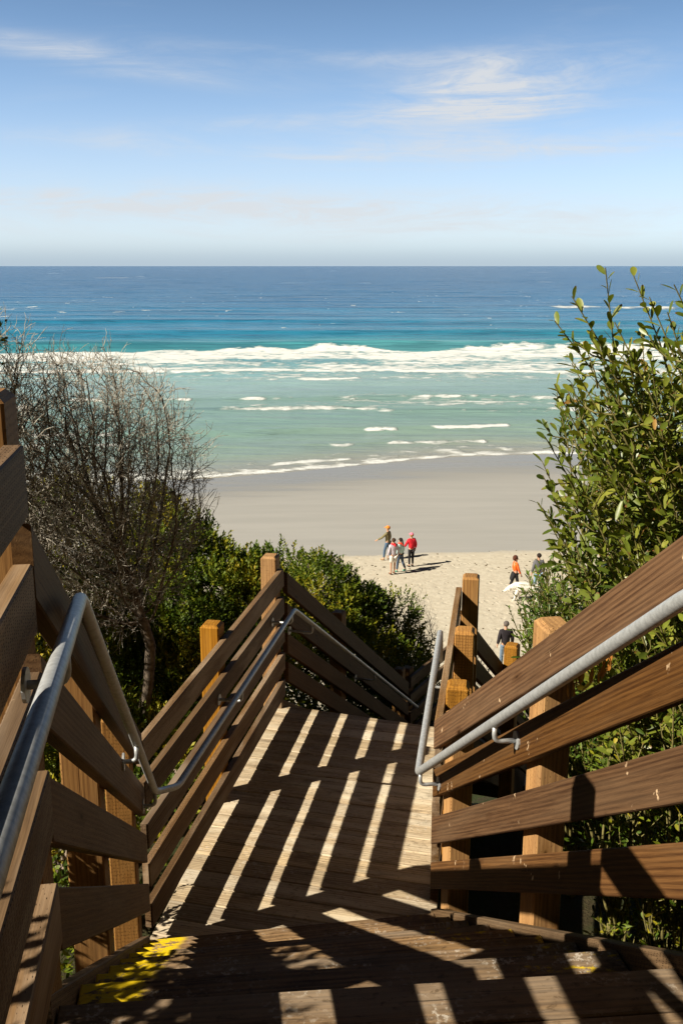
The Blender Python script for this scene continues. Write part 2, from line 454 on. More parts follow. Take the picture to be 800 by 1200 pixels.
# flights ---------------------------------------------------------------
def flight(label, A, B, dirn, n, rise, run, mat, rm, slope, A2=None, B2=None):
    """A,B: left and right top edge points; goes down along dirn. n treads"""
    t = thing('stair_flight', A, label, 'stair flight', 'flights of the stairway')
    rv = (B - A); wdt = np.linalg.norm(rv); rv = rv / wdt
    if A2 is None: A2 = A + dirn * run * n; B2 = B + dirn * run * n
    dA = (A2 - A) * np.array([1, 1, 0]) / n; dB = (B2 - B) * np.array([1, 1, 0]) / n
    for k in range(n + 1):
        z = A[2] - rise * (k + 1)
        if k < n:
            a = A + dA * k + dirn * .004; b = B + dB * k + dirn * .004
            for j in range(2):                      # two boards per tread
                s0 = run * .5 * j; s1 = run * .5 * (j + 1) - .006 + (.028 if j == 1 else 0)
                p = [a + dA * (s0 / run), b + dB * (s0 / run), b + dB * (s1 / run), a + dA * (s1 / run)]
                # wc y measured from the nosing backwards
                mb = MB(); prism(mb, [q[:2] for q in p], z - .038, z, rv, p[3][:2])
                mb.w[-1][:, 1] = np.abs(mb.w[-1][:, 1]) + (0 if j == 1 else .15)
                o = mb.build('tread', mat, t)
        # riser board below the edge above
        e0 = A + dA * k - dirn * .030; e1 = B + dB * k - dirn * .030
        zt = A[2] - rise * k - (.0385 if True else 0)
        mb = MB(); beam(mb, (e0[0], e0[1], zt), (e1[0], e1[1], zt), rise - .040, .022, dirn)
        mb.w[-1][:, 1] = .03
        mb.build('riser', rm, t)
    for (pt, sg) in ((A, -1), (B, 1)):
        # sawtooth-side stringer board outside the treads
        dd = dA if sg < 0 else dB; rvv = np.array([dd[1], -dd[0], 0]) / np.linalg.norm(dd) * sg; mb = MB()
        p0 = pt + rvv * .004 + UP * .035; p1 = p0 + dd * n - UP * rise * n
        beam(mb, p0 - dd * .25 + UP * rise * .25, p1 + dd * .35 - UP * (.35 * rise), .34, .038, rvv)
        mb.build('stringer', M['beam'], t)
    return t
NR = 9; RISE = (HL - HD) / NR; TRD = .2625
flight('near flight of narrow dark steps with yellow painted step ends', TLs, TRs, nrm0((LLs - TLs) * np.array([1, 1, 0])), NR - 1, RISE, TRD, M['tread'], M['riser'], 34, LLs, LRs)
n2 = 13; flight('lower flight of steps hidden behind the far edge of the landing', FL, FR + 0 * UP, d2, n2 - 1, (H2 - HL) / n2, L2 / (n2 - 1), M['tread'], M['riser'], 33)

# handrails ---------------------------------------------------------------
def pipe(name, label, pts, brs, rad=.0165, rr=.045):
    base = np.array(pts[0]); t = thing('handrail', base, label, 'handrail', 'galvanised pipe handrails')
    mb = MB(); tube(mb, rounded(pts, rr, 6), rad, 16); mb.build('pipe', M['pipe'], t, True)
    for (q, w) in brs:                               # q point on pipe, w wall point on the rail face
        q = np.array(q, float); w = np.array(w, float)
        mb = MB(); dn = np.array([0, 0, -.075])
        tube(mb, rounded([q + UP * -.015, q + dn, np.array([w[0], w[1], (q + dn)[2]])], .03, 4), .0090, 8)
        br = mb.build('bracket', M['pipe'], t, True)
        n = np.array([w[0] - q[0], w[1] - q[1], 0]); n /= np.linalg.norm(n)
        c = np.array([w[0], w[1], (q + dn)[2]])
        mb = MB(); tube(mb, [c - n * .006, c + n * .001], .033, 14); mb.build('flange', M['pipe'], br)
pL0 = P(-.02, -.6, .28); pL1 = P(-.598, 2.17, .739); pL2 = P(-.862, 4.17, 2.37); pL2b = P(-.785, 4.33, 2.43)
pL3 = P(-.335, 6.72, 2.38); pL4 = pL3 + d2 * 3.6 - UP * 3.6 * SL2
def onpipe(a, b, t): return a + (b - a) * t
bL = []
for (a, b, t, od) in ((pL0, pL1, .82, outL1), (pL1, pL2, .59, outL1), (pL1, pL2, .985, outL1), (pL2b, pL3, .45, outL2), (pL2b, pL3, .97, outL2),
                  (pL3, pL4, .1, out2), (pL3, pL4, .55, out2)):
    q = onpipe(a, b, t); dd = {id(outL1): None}
    # distance to the rail plane
    if od is outL1: dist = abs(np.dot(q - TL, outL1))
    elif od is outL2: dist = abs(np.dot(q - LL, outL2))
    else: dist = abs(np.dot(q - FL, out2))
    bL.append((q, q + od * max(dist, .03)))
pipe('handrail', 'long bent metal pipe handrail along the left railings, huge at the left edge', [pL0, pL1, pL2, pL2b, pL3, pL4], bL)
pR0 = P(.96, .9, -.05); pR1 = P(.722, 2.0, .686); pR2 = P(.372, 4.36, 2.37); pR2b = P(.385, 4.46, 2.38); pR3 = P(.655, 6.23, 2.36)
bR = []
for (a, b, t) in ((pR1, pR2, .52), (pR1, pR2, .985)):
    q = onpipe(a, b, t); bR.append((q, q + r1 * abs(np.dot(q - LR, r1))))
q = onpipe(pR2b, pR3, .6); bR.append((q, q + outR2 * abs(np.dot(q - LR, outR2))))
pipe('handrail', 'pale metal pipe handrail on the broad brown right railing, bent at the landing corner', [pR0, pR1, pR2, pR2b, pR3, pR3 + d2 * .02 - UP * .22], bR, .0195, .03)

# ------------------------------------------------------------------ ground, beach, sea
def shore(x): return 68.6 + 5.6 * np.tanh(x / 13) + .5 * np.sin(x * .13) + .8 * fbm(x * .12, 3.3, 5)
def beach_z(x, y):
    s = y - shore(x); return np.where(s > -20, -.015 * s, .30)
def bluff_z(x, y):
    ys = np.array([-60, -8, 1.5, 2.2, 4.4, 7.0, 8.2, 10.6, 12.8, 16, 20, 24, 28, 31, 60])
    zs = np.array([13.3, 12.6, 12.2, 11.6, 9.9, 9.8, 8.6, 7.2, 6.6, 4.3, 2.3, 1.1, .5, .25, -.5])
    yy = y + np.clip(-(x) * .16, -2, 2) * sst(8, 18, y)
    z = np.interp(yy, ys, zs)
    z = z + 3.4 * sst(.4, -2.2, x) * sst(7.5, 12, y) * sst(27, 14, y)
    z = z + (fbm(x * .5, y * .5, 9) - .5) * .7 * sst(31, 24, y) * (1 - .6 * sst(2.5, .5, abs(x)))
    return z
def grid(name, xs, ys, zf, mat, attrs=None, smooth=True):
    X, Y = xs, ys; V = np.stack([X, Y, zf], -1).reshape(-1, 3); r, c = X.shape
    i = np.arange(r * c).reshape(r, c)
    Q = np.stack([i[:-1, :-1], i[:-1, 1:], i[1:, 1:], i[1:, :-1]], -1).reshape(-1, 4)
    return npmesh(name, V, Q.ravel(), np.full(len(Q), 4), mat, attrs={k: a.reshape(-1) if a.ndim == 2 else a.reshape(-1, 3) for k, a in (attrs or {}).items()}, smooth=smooth)

# bluff
m, h, out = newmat('bluff_soil')
pos = h.n('ShaderNodeNewGeometry').outputs['Position']
n1 = h.noise(pos, 2.2, 6, .65); n2_ = h.noise(pos, 25.0, 5, .7)
c = h.mix(h.ss(n1, .35, .65), (.055, .042, .022), (.035, .045, .016)); c = h.mix(h.ss(n2_, .55, .75), c, (.10, .08, .045))
sz = h.n('ShaderNodeSeparateXYZ', {'Vector': pos}).outputs[2]
c = h.mix(h.ss(h.m('ADD', sz, h.m('MULTIPLY', n1, -1.6)), .1, -.6), c, (.46, .41, .32))
bsdf(h, out, c, .95, n2_, .8, .04, .1); M['soil'] = m
gx, gy = np.meshgrid(np.concatenate([np.linspace(-90, -12, 40), np.linspace(-11.5, 11.5, 140), np.linspace(12, 90, 40)]), np.concatenate([np.linspace(-60, -3, 30), np.linspace(-2.6, 36, 220)]))
tag(grid('bluff_slope', gx, gy, bluff_z(gx, gy), M['soil']), kind='structure')

# beach
m, h, out = newmat('beach_sand')
pos = h.n('ShaderNodeNewGeometry').outputs['Position']
wet = h.n('ShaderNodeAttribute', attribute_name='wet').outputs['Fac']
na = h.noise(pos, .35, 5, .6); nb = h.noise(pos, 3.0, 6, .65); nc = h.noise(pos, 40.0, 4, .7)
wetm = h.ss(h.m('ADD', wet, h.m('MULTIPLY', h.m('SUBTRACT', nb, .5), .06)), .47, .53)
dry = h.mix(h.ss(nb, .35, .7), (.48, .425, .335), (.56, .505, .405)); dry = h.mix(h.ss(nc, .55, .8, 0, .5), dry, (.33, .27, .19))
streak = h.noise(h.vm('MULTIPLY', pos, (.10, .8, 1)), 1.0, 5, .6)
wc_ = h.mix(h.ss(streak, .3, .7), (.335, .325, .305), (.375, .362, .34)); 
wet2 = h.ss(h.m('ADD', wet, h.m('MULTIPLY', h.m('SUBTRACT', streak, .5), .3)), .82, 1.02)
wc_ = h.mix(wet2, wc_, (.25, .235, .20))
c = h.mix(wetm, dry, wc_)
vor = h.n('ShaderNodeTexVoronoi', {'Vector': h.vm('ADD', h.vm('MULTIPLY', pos, (2.3, 2.0, 1)), h.vm('SCALE', h.n('ShaderNodeTexNoise', {'Vector': pos, 'Scale': 1.3}).outputs['Color'], (0, 0, 0))), 'Scale': 1.0}).outputs['Distance']
foot = h.m('MULTIPLY', h.ss(vor, .10, .30), h.m('SUBTRACT', 1.0, wetm))
bump = h.m('ADD', h.m('MULTIPLY', nb, .8), h.m('MULTIPLY', foot, .4)); bump = h.m('MULTIPLY', bump, h.m('SUBTRACT', 1.0, h.m('MULTIPLY', wetm, .93)))
b = bsdf(h, out, c, .9, bump, .7, .06, .35)
h.L.new(h.m('SUBTRACT', .9, h.m('MULTIPLY', wetm, h.m('ADD', .30, h.m('MULTIPLY', wet2, .35)))), b.inputs['Roughness'])
M['sand'] = m
gx, gy = np.meshgrid(np.concatenate([np.linspace(-900, -100, 30), np.linspace(-95, 95, 300), np.linspace(100, 900, 30)]), np.concatenate([np.linspace(14, 28, 10), np.linspace(28.5, 110, 260)]))
wetv = sst(-34, 12, (gy - 46.5 - .10 * gx + 1.2 * (fbm(gx * .08, gy * .05, 21) - .5))) 
wet_lin = np.clip(.5 + (gy - (46.8 + .10 * np.clip(gx, -40, 40)) - 2.0 * (fbm(gx * .07, 1.7, 21) - .5)) / 24, 0, 1)
wet_lin = np.where(wet_lin > .5, .5 + .5 * np.clip((gy - 46.8) / (shore(gx) - 2 - 46.8), .1, 1), wet_lin)
tag(grid('beach', gx, gy, beach_z(gx, gy) - .06 * sst(30, 20, gy) + (fbm(gx * .8, gy * .8, 3) - .5) * .07 * sst(50, 42, gy), M['sand'], {'wet': wet_lin}), kind='structure')

# sea
near = np.arange(58, 200, .33); far = [200.0]
while far[-1] < 30000: far.append(far[-1] * 1.006 + .1)
ysr = np.concatenate([near, far]); us = np.concatenate([np.linspace(-3, -.62, 14), np.linspace(-.60, .60, 420), np.linspace(.62, 3, 14)])
U, Y = np.meshgrid(us, ysr); X = U * np.maximum(Y, 60)
sh = shore(X); s = Y - sh
wx = lambda sc, seed: (fbm(X / sc, Y / 400, seed, 3) - .5)
z = .10 * (fbm(X / 9, Y / 3.0, 31, 3) - .5) * 2 * sst(0, 20, s) + .35 * (fbm(X / 60, Y / 14, 33, 4) - .5) * 2 * sst(60, 160, s)
def crest(y0, amp, front, back, seed, sc=25, wob=5):
    c_ = y0 + wob * 2 * (fbm(X / sc, .5, seed, 4) - .5); q = Y - c_
    a = amp * (.35 + 1.3 * fbm(X / (sc * 1.1), 7.5, seed + 3, 3))
    return c_, a, a * np.exp(-np.where(q < 0, (q / front) ** 2, (q / back) ** 2))
F = np.zeros_like(X)
# breaking line at the back of the white water
c1, a1, z1 = crest(177, 1.25, 4.0, 9, 41, 40, 3); z += z1
c1b, a1b, z1b = crest(212, .9, 5, 12, 47, 60, 8); z += z1b
c1c, a1c, z1c = crest(255, .9, 6, 14, 48, 70, 12); z += z1c
e_front = 133 + 9 * (fbm(X / 14, .3, 51, 4) - .5); e_back = 172 + 22 * (fbm(X / 14, 2.3, 53, 5) - .5) + 3 * sst(-20, 30, X)
band = sst(0, 2.0, Y - e_front) * sst(0, 4, e_back - Y)
den = .50 + .28 * sst(148, 158, Y + 14 * (fbm(X / 18, Y / 7, 55) - .5)) + .8 * (fbm(X / 8, Y / 4.5, 57, 5) - .5)
F = np.maximum(F, band * den)
F = np.maximum(F, np.exp(-((Y - e_front - .8) / 1.6) ** 2) * (.55 + .75 * fbm(X / 22, 5.1, 59, 3)))
z += .22 * np.exp(-((Y - e_front - 1.5) / 1.8) ** 2)
# lone tongue ahead of it
e2 = 124 + 5 * (fbm(X / 8, 1.1, 61, 3) - .5) + .15 * X
F = np.maximum(F, np.exp(-((Y - e2 - 3) / 1.6) ** 2) * sst(5.5, 3, abs(X + 1.5)) * .9)
F = np.maximum(F, .42 * fbm(X / 3.0, Y / 1.3, 63, 4) * sst(118, 128, Y) * sst(150, 132, Y) * 1.5)
# second line
e3 = 99.0 + 3.6 * (fbm(X / 10, 4.1, 65, 4) - .5) - 2.2 * sst(-1, 8, X); seg = fbm(X / 9.0, 8.1, 67, 3)
g3 = np.exp(-((Y - e3) / np.where(Y > e3, 1.1, .6) / (.45 + 1.2 * fbm(X / 2.2, 1.3, 66, 3))) ** 2)
F = np.maximum(F, g3 * sst(.34, .60, seg + .02) * (.30 + .8 * fbm(X / 3.3, 6.6, 68, 3))); z += .26 * np.exp(-((Y - e3 - 1.2) / np.where(Y > e3 + 1.2, 3.5, 1.3)) ** 2) * (.5 + seg)
F = np.maximum(F, .46 * fbm(X / 2.6, Y / 1.2, 69, 4) * 1.6 * sst(98, 103, Y) * sst(118, 104, Y) * sst(-12, 8, X))
tr3 = np.clip((Y - e3) / 5.0, 0, 1); F = np.maximum(F, np.where(Y > e3, (1 - tr3) * (.10 + 1.0 * (fbm(X / 1.8, Y / 1.1, 113, 4) - .38)), 0) * sst(.34, .56, seg + .04) * 1.3)
# third broken patches
e4 = 85.5 + 3 * (fbm(X / 9, 2.1, 71, 4) - .5) + .12 * X; seg4 = fbm(X / 3.6, 9.1, 73, 3)
F = np.maximum(F, np.exp(-((Y - e4) / (.3 + .9 * fbm(X / 1.5, 4.4, 72, 3))) ** 2) * sst(.58, .68, seg4 + .12 * sst(5, 12, X)) * .9); z += .14 * np.exp(-((Y - e4 - 1.0) / np.where(Y > e4 + 1, 2.5, 1.1)) ** 2)
for (yy0, am, sd_, th_) in ((106.5, .22, 103, .56), (79.0, .12, 107, .52)):
    ee = yy0 + 4 * (fbm(X / 12, 1.9, sd_, 4) - .5) + .06 * X; sg_ = fbm(X / 4.5, 7.7, sd_ + 1, 3)
    z += am * (.4 + 1.2 * sg_) * np.exp(-((Y - ee - .6) / np.where(Y > ee + .6, 2.4, .9)) ** 2)
    F = np.maximum(F, np.exp(-((Y - ee) / (.25 + .7 * fbm(X / 1.3, 2.4, sd_ + 2, 3))) ** 2) * sst(th_, th_ + .1, sg_) * .72)
z += .05 * np.sin((Y + 3 * fbm(X / 15, Y / 12, 109)) * 1.15) * sst(3, 12, s) * sst(70, 30, s) * fbm(X / 9, Y / 9, 111)
# swash at the beach
s1 = s - 1.0 - 1.2 * (fbm(X / 3.5, 3.1, 75, 4) - .5)
F = np.maximum(F, np.exp(-((s1 - .5) / np.where(s1 > .5, 1.1, .45)) ** 2) * (.62 + .6 * (fbm(X / 5.0, 1.2, 77, 3) - .3)))
s2 = s - 4.2 - 3.5 * (fbm(X / 7, 6.1, 79, 4) - .5)
F = np.maximum(F, np.exp(-(s2 / .7) ** 2) * sst(.45, .6, fbm(X / 4.0, 3.8, 81, 3)) * .8)
F = np.maximum(F, .50 * sst(0, 1.5, s) * sst(9, 2, s) * (fbm(X / 1.6, Y / .8, 83, 4) + .25))
# foam round the rocks far right, and a few distant whitecaps
F = np.maximum(F, np.exp(-((Y - 352 - 26 * (fbm(X / 12, 1, 85) - .5)) / (7 + 16 * fbm(X / 9, 4.4, 86))) ** 2) * sst(66, 76, X) * sst(126, 108, X) * (.1 + 1.2 * fbm(X / 4, Y / 9, 87)))
cap = fbm(X / 4.5, Y / 9, 89, 5)
F = np.maximum(F, sst(.74, .80, cap) * sst(190, 230, Y) * sst(900, 400, Y) * .6)
cap2 = fbm(X / 90, Y / 60, 90, 4)
F = np.maximum(F, sst(.78, .84, cap2) * sst(500, 900, Y) * .55)
F = np.where(F > .02, F + (fbm(X / 1.1, Y / 1.0, 97, 4) - .5) * .9 * sst(400, 150, Y), F)
F = np.clip(F, 0, 1) * sst(-.2, .15, s - .5)
z = z * sst(0, 10, s) + np.where(s < 14, .0 + .006 * s, .084) - .02
z = np.where(Y > 900, z * np.exp(-(Y - 900) / 900), z)
# water colour by depth (shoals, kelp, open water)
st = np.array([0, 3, 9, 20, 33, 50, 62, 66, 96, 110, 150, 215, 330, 600, 1500, 30000])
cr = np.array([.30, .27, .21, .18, .19, .22, .21, .175, .075, .032, .012, .007, .004, .003, .003, .004])
cg = np.array([.27, .275, .285, .29, .305, .33, .33, .31, .230, .175, .105, .078, .056, .045, .041, .042])
cb = np.array([.22, .24, .25, .262, .29, .325, .335, .325, .255, .215, .170, .150, .125, .110, .103, .100])
sp = s + (fbm(X / 25, Y / 8, 91, 4) - .5) * 16 * sst(5, 30, s) + (fbm(X / 120, Y / 30, 93, 4) - .5) * 170 * sst(80, 180, s) * sst(2500, 500, s)
sp = np.maximum(sp, np.minimum(s, 5))
_k = np.interp(sp, [40, 100, 200], [1.0, 1.45, 2.2])
colw = _k[..., None] * np.stack([np.interp(sp, st, cr), np.interp(sp, st, cg), np.interp(sp, st, cb)], -1)
m, h, out = newmat('sea_water')
pos = h.n('ShaderNodeNewGeometry').outputs['Position']
fo = h.n('ShaderNodeAttribute', attribute_name='foam').outputs['Fac']
cw = h.n('ShaderNodeAttribute', attribute_name='colw').outputs['Color']
fn = h.noise(h.vm('MULTIPLY', pos, (.9, 2.4, 1)), 1.0, 7, .68, .4)
fn2 = h.noise(h.vm('MULTIPLY', pos, (.12, .5, 1)), 1.0, 4, .6)
fm = h.ss(h.m('ADD', fo, h.m('MULTIPLY', h.m('SUBTRACT', fn, .5), 1.1)), .30, .74)
rip = h.noise(h.vm('MULTIPLY', pos, (.9, 2.2, 1)), 1.0, 6, .65, .3)
rip2 = h.noise(h.vm('MULTIPLY', pos, (.10, .42, 1)), 1.0, 6, .62, .3)
rip3 = h.noise(h.vm('MULTIPLY', pos, (.012, .07, 1)), 1.0, 5, .6, .2)
dark = h.mix(h.ss(rip2, .42, .66, 0, .5), cw, (.004, .036, .075))
dark = h.mix(h.ss(rip3, .46, .66, 0, .55), dark, (.008, .045, .11))
yy = h.n('ShaderNodeSeparateXYZ', {'Vector': pos}).outputs[1]
cwat = h.mix(h.ss(yy, 90, 230), cw, dark)
cfo = h.mix(fm, cwat, (.80, .82, .82))
bmp = h.m('ADD', h.m('MULTIPLY', rip, .10), h.m('MULTIPLY', rip2, .8)); bmp = h.m('ADD', bmp, h.m('MULTIPLY', fm, h.m('MULTIPLY', fn, .7)))
bmp = h.m('ADD', bmp, h.m('MULTIPLY', rip3, 5.0))
b = bsdf(h, out, cfo, .22, bmp, .6, 1.0, .08)
h.L.new(h.m('ADD', .20, h.m('MULTIPLY', fm, .7)), b.inputs['Roughness'])
b.inputs['IOR'].default_value = 1.33
M['sea'] = m
tag(grid('sea', X, Y, z, M['sea'], {'foam': F, 'colw': colw}), kind='structure')

# kelp flecks on the sand -------------------------------------------------
mb = MB(); kr = random.Random(3)
for i in range(420):
    x = kr.uniform(-14, 26); y = 44.5 + .10 * x + kr.gauss(0, 1.0) if kr.random() < .6 else kr.uniform(31, 48)
    r_ = kr.uniform(.02, .06); n = 6; zz = float(beach_z(np.array(x), np.array(y))) + .03 * 0
    vs = []; ph = kr.uniform(0, 6)
    for k in range(n): a = ph + k * 2 * math.pi / n; rr = r_ * kr.uniform(.6, 1.6); vs.append((x + rr * math.cos(a), y + rr * 1.2 * math.sin(a), zz + .0))
    vs.append((x, y, zz + r_ * .7)); mb.add(vs, [[k, (k + 1) % n, n] for k in range(n)])
M['kelp'] = simple('dry_kelp', (.10, .075, .04), .9, .4)
tag(mb.build('kelp_scraps', M['kelp']), 'scattered dark kelp scraps along the wet sand line', 'kelp scraps', None, 'stuff')

# ------------------------------------------------------------------ foliage
def nrm(a): return a / (np.linalg.norm(a, axis=-1, keepdims=True) + 1e-9)
LEAF_S = dict(v=[(0, 0, 0), (.5, .5, .0), (1, 0, 0), (.5, -.5, .0), (.5, 0, -.12)], f=[[0, 4, 1], [0, 3, 4], [4, 2, 1], [4, 3, 2]])
LEAF_B = dict(v=[(0, 0, 0), (.2, .24, .0), (.2, -.24, .0), (.18, 0, -.05), (.5, .44, .02), (.5, -.44, .02), (.5, 0, -.09), (.78, .40, -.02), (.78, -.40, -.02), (.8, 0, -.11), (.95, .2, -.08), (.95, -.2, -.08), (1.0, 0, -.11)],
              f=[[0, 3, 1], [0, 2, 3], [1, 3, 6, 4], [3, 2, 5, 6], [4, 6, 9, 7], [6, 5, 8, 9], [7, 9, 12, 10], [9, 8, 11, 12]])
def leaves(name, Pp, D, Nn, ln, wd, rnd, mat, parent, T=LEAF_S, droop=0.0):
    D = nrm(D); Sd = nrm(np.cross(Nn, D)); Nz = np.cross(D, Sd)
    tv = np.array(T['v']); n = len(Pp)
    a = tv[None, :, 0:1]; b_ = tv[None, :, 1:2]; c_ = tv[None, :, 2:3]
    V = Pp[:, None] + D[:, None] * a * ln[:, None, None] + Sd[:, None] * b_ * wd[:, None, None] + Nz[:, None] * c_ * wd[:, None, None]
    if droop: V[..., 2] -= droop * (a[..., 0] ** 2) * ln[:, None]
    k = len(tv); lp = np.concatenate([np.array(f) for f in T['f']]); sz = np.array([len(f) for f in T['f']])
    loops = (lp[None] + (np.arange(n) * k)[:, None]).ravel(); sizes = np.tile(sz, n)
    tt = np.tile(tv[:, 0], n)
    return npmesh(name, V.reshape(-1, 3), loops, sizes, mat, parent, {'rnd': np.repeat(rnd, k), 'tt': tt}, smooth=(T is LEAF_B))

def sprigs(pos, dirs, n, slen, llen, lwid, seed, spread=.85, hue=None):
    g = np.random.default_rng(seed); m_ = len(pos); dirs = nrm(dirs)
    t = (np.arange(n)[None] + g.random((m_, n))) / n
    ang = np.arange(n)[None] * 2.4 + g.random((m_, 1)) * 6.3 + g.normal(0, .3, (m_, n))
    u = nrm(np.cross(dirs, np.array([.3, .2, .93]) + 0 * dirs)); v = np.cross(dirs, u)
    rad = u[:, None] * np.cos(ang)[..., None] + v[:, None] * np.sin(ang)[..., None]
    Pp = pos[:, None] + dirs[:, None] * (t * slen)[..., None]
    D = dirs[:, None] * (1.0 - spread * .55 * (1 - t))[..., None] * .9 + rad * (spread * (1.1 - .7 * t))[..., None] + g.normal(0, .12, (m_, n, 3))
    Nn = nrm(dirs[:, None] * 1.0 - rad * .4 + g.normal(0, .35, (m_, n, 3)) + np.array([0, 0, .3]))
    ln = llen * g.uniform(.6, 1.15, (m_, n)) * (1 - .25 * t); wd = lwid * g.uniform(.7, 1.15, (m_, n))
    hue = g.random(m_) if hue is None else hue
    rnd = np.clip(hue[:, None] * .65 + g.random((m_, n)) * .35, 0, 1)
    return Pp.reshape(-1, 3), D.reshape(-1, 3), Nn.reshape(-1, 3), ln.ravel(), wd.ravel(), rnd.ravel()

def bush(name, label, lobes, nsp, mat, bmat, seed, base, group, slen=.17, llen=.062, lwid=.025, nl=12, cat='shrub', up=.75, inner=.3, clumps=7):
    g = np.random.default_rng(seed); t = thing(name, base, label, cat, group)
    big_ = [list(l) for l in lobes]; lobes = [list(l) for l in lobes]
    for l in big_:
        for q in range(clumps):
            dv_ = nrm(g.normal(0, 1, 3) * np.array([1, 1, .8]) + np.array([0, -.25, .45])); k_ = g.uniform(.22, .42)
            lobes.append([l[0] + dv_[0] * l[3] * .88, l[1] + dv_[1] * l[4] * .88, l[2] + dv_[2] * l[5] * .88, l[3] * k_, l[4] * k_, l[5] * k_ * 1.05])
    nbig = len(big_)
    lobes = np.array(lobes, float); C = lobes[:, :3]; Rr = lobes[:, 3:6]
    area = (Rr[:, 0] * Rr[:, 1] * Rr[:, 2]) ** (2 / 3); pick = g.choice(len(C), nsp, p=area / area.sum())
    dv = nrm(g.normal(0, 1, (nsp, 3))); dv[:, 2] = np.where(dv[:, 2] < -.35, -dv[:, 2], dv[:, 2])
    lump = 1 + .22 * (fbm(dv[:, 0] * 3 + pick * 5, dv[:, 1] * 3 + dv[:, 2] * 2, seed, 3) - .5) * 2
    dep = np.where(g.random(nsp) < inner, g.uniform(.45, .95, nsp), g.uniform(.88, 1.06, nsp))
    pos = C[pick] + dv * Rr[pick] * (lump * dep)[:, None]
    # keep those not deep in another lobe
    ok = np.ones(nsp, bool)
    for k in range(len(C)):
        q = np.linalg.norm((pos - C[k]) / Rr[k], axis=1); ok &= ~((q < .62) & (pick != k))
    pos, dv, pk = pos[ok], dv[ok], pick[ok]
    d_ = nrm(dv * .8 + np.array([0, 0, up]) + g.normal(0, .28, dv.shape))
    hue = np.clip(fbm(pos[:, 0] * 2.2, pos[:, 1] * 2.2 + pos[:, 2] * 2.5, seed + 5, 3) * 1.7 - .45 + g.normal(0, .14, len(pos)) + .15 * (dv[:, 2] - .1) + .05, 0, 1)  # sprigs high on a lobe get lighter leaf colour, standing in for sunlit tops
    leaves('foliage', *sprigs(pos, d_, nl, slen, llen, lwid, seed, hue=hue), mat, t)
    mb = MB(); bz = np.array(base)
    idx = g.choice(len(pos), min(len(pos), 90), replace=False)
    for k in range(nbig):
        mid = bz + (C[k] - bz) * .5 + g.normal(0, .06, 3)
        tube(mb, rounded([bz, mid, C[k]], .3, 4), [.05 - .035 * i / 6 for i in range(7)], 7)
    for i in idx:
        c_ = C[pk[i]]; mid = c_ + (pos[i] - c_) * .5 + g.normal(0, .08, 3)
        tube(mb, [c_, mid, pos[i]], [.014, .009, .004], 5, False)
    mb.build('stem', bmat, t, True)
    return t
M['bark'] = simple('grey_bark', (.26, .20, .155), .9, .45, 40, .7)
M['limb'] = simple('dark_limb_bark', (.15, .115, .085), .9, .5, 30, .8)
M['twig'] = simple('dry_twig', (.41, .37, .31), .85, .4, 60, .5)
M['branch'] = simple('branch_bark', (.30, .23, .13), .8, .4, 60, .5)
M['greenstem'] = simple('young_stem', (.20, .17, .06), .6, .35, 40, .3)
M['leafdark'] = leafmat('dark_shrub_leaf', [(0, (.035, .060, .007)), (.3, (.075, .12, .010)), (.5, (.15, .185, .014)), (.75, (.28, .25, .016)), (1, (.42, .29, .02))], .16, .5, .15)
M['leafbig'] = leafmat('broad_leaf', [(0, (.065, .105, .016)), (.35, (.135, .18, .024)), (.7, (.22, .245, .03)), (.94, (.32, .31, .05)), (1, (.42, .22, .06))], .30, .38, .45, tip=(.22, .07, .03))
M['leafbright'] = leafmat('narrow_bright_leaf', [(0, (.06, .12, .018)), (.5, (.13, .21, .03)), (.85, (.22, .28, .04)), (1, (.42, .40, .05))], .35, .42, .4, tip=(.25, .12, .04))
M['leafdead'] = leafmat('dead_leaf', [(0, (.40, .15, .03)), (.5, (.60, .25, .05)), (1, (.55, .30, .09))], .35, .6, .2)

GB = 'green shrubs on the bluff'
E = EYE
bush('shrub', 'tall dark green shrub behind the short post of the left landing railing', [(-1.40, 9.5, E - 3.40, .60, .6, .64), (-.92, 9.7, E - 3.55, .38, .55, .56), (-1.9, 9.9, E - 3.2, .7, .7, .75), (-1.2, 8.9, E - 4.1, .9, .7, .9), (-2.0, 9.0, E - 4.3, .9, .8, 1.0)], 6500, M['leafdark'], M['bark'], 11, (-1.3, 9.6, E - 5.5), GB)
bush('shrub', 'rounded yellow green shrub just right of the tallest left post', [(-.28, 12.0, E - 4.24, .46, .6, .58), (.15, 12.3, E - 4.65, .48, .6, .56), (-.8, 12.2, E - 4.95, .6, .7, .8), (.0, 11.6, E - 5.2, .9, .7, .9)], 4600, M['leafdark'], M['bark'], 12, (-.1, 12.1, E - 7.0), GB)
bush('shrub', 'low dark shrub falling away towards the beach above the lower flight', [(.52, 12.9, E - 5.08, .58, .6, .58), (.92, 13.2, E - 5.85, .42, .5, .5), (.3, 13.8, E - 6.9, 1.0, .8, 1.0), (1.1, 13.4, E - 7.2, .7, .6, .7), (.3, 12.6, E - 5.4, .8, .7, .8), (.8, 12.4, E - 6.2, .9, .7, .9), (1.2, 13.3, E - 6.7, .4, .5, .6)], 4600, M['leafdark'], M['bark'], 13, (.7, 12.9, E - 7.4), GB)
bush('shrub', 'shaded green shrub beneath the bare grey branches on the left', [(-3.0, 9.6, E - 3.0, .9, .8, .8), (-3.9, 9.4, E - 2.8, .9, .9, .9), (-2.6, 8.6, E - 4.0, .9, .8, .9), (-3.5, 8.4, E - 3.9, 1.0, .8, 1.0), (-2.0, 7.8, E - 4.4, .7, .6, .7)], 5000, M['leafdark'], M['bark'], 14, (-3.0, 9.2, E - 5.2), GB)
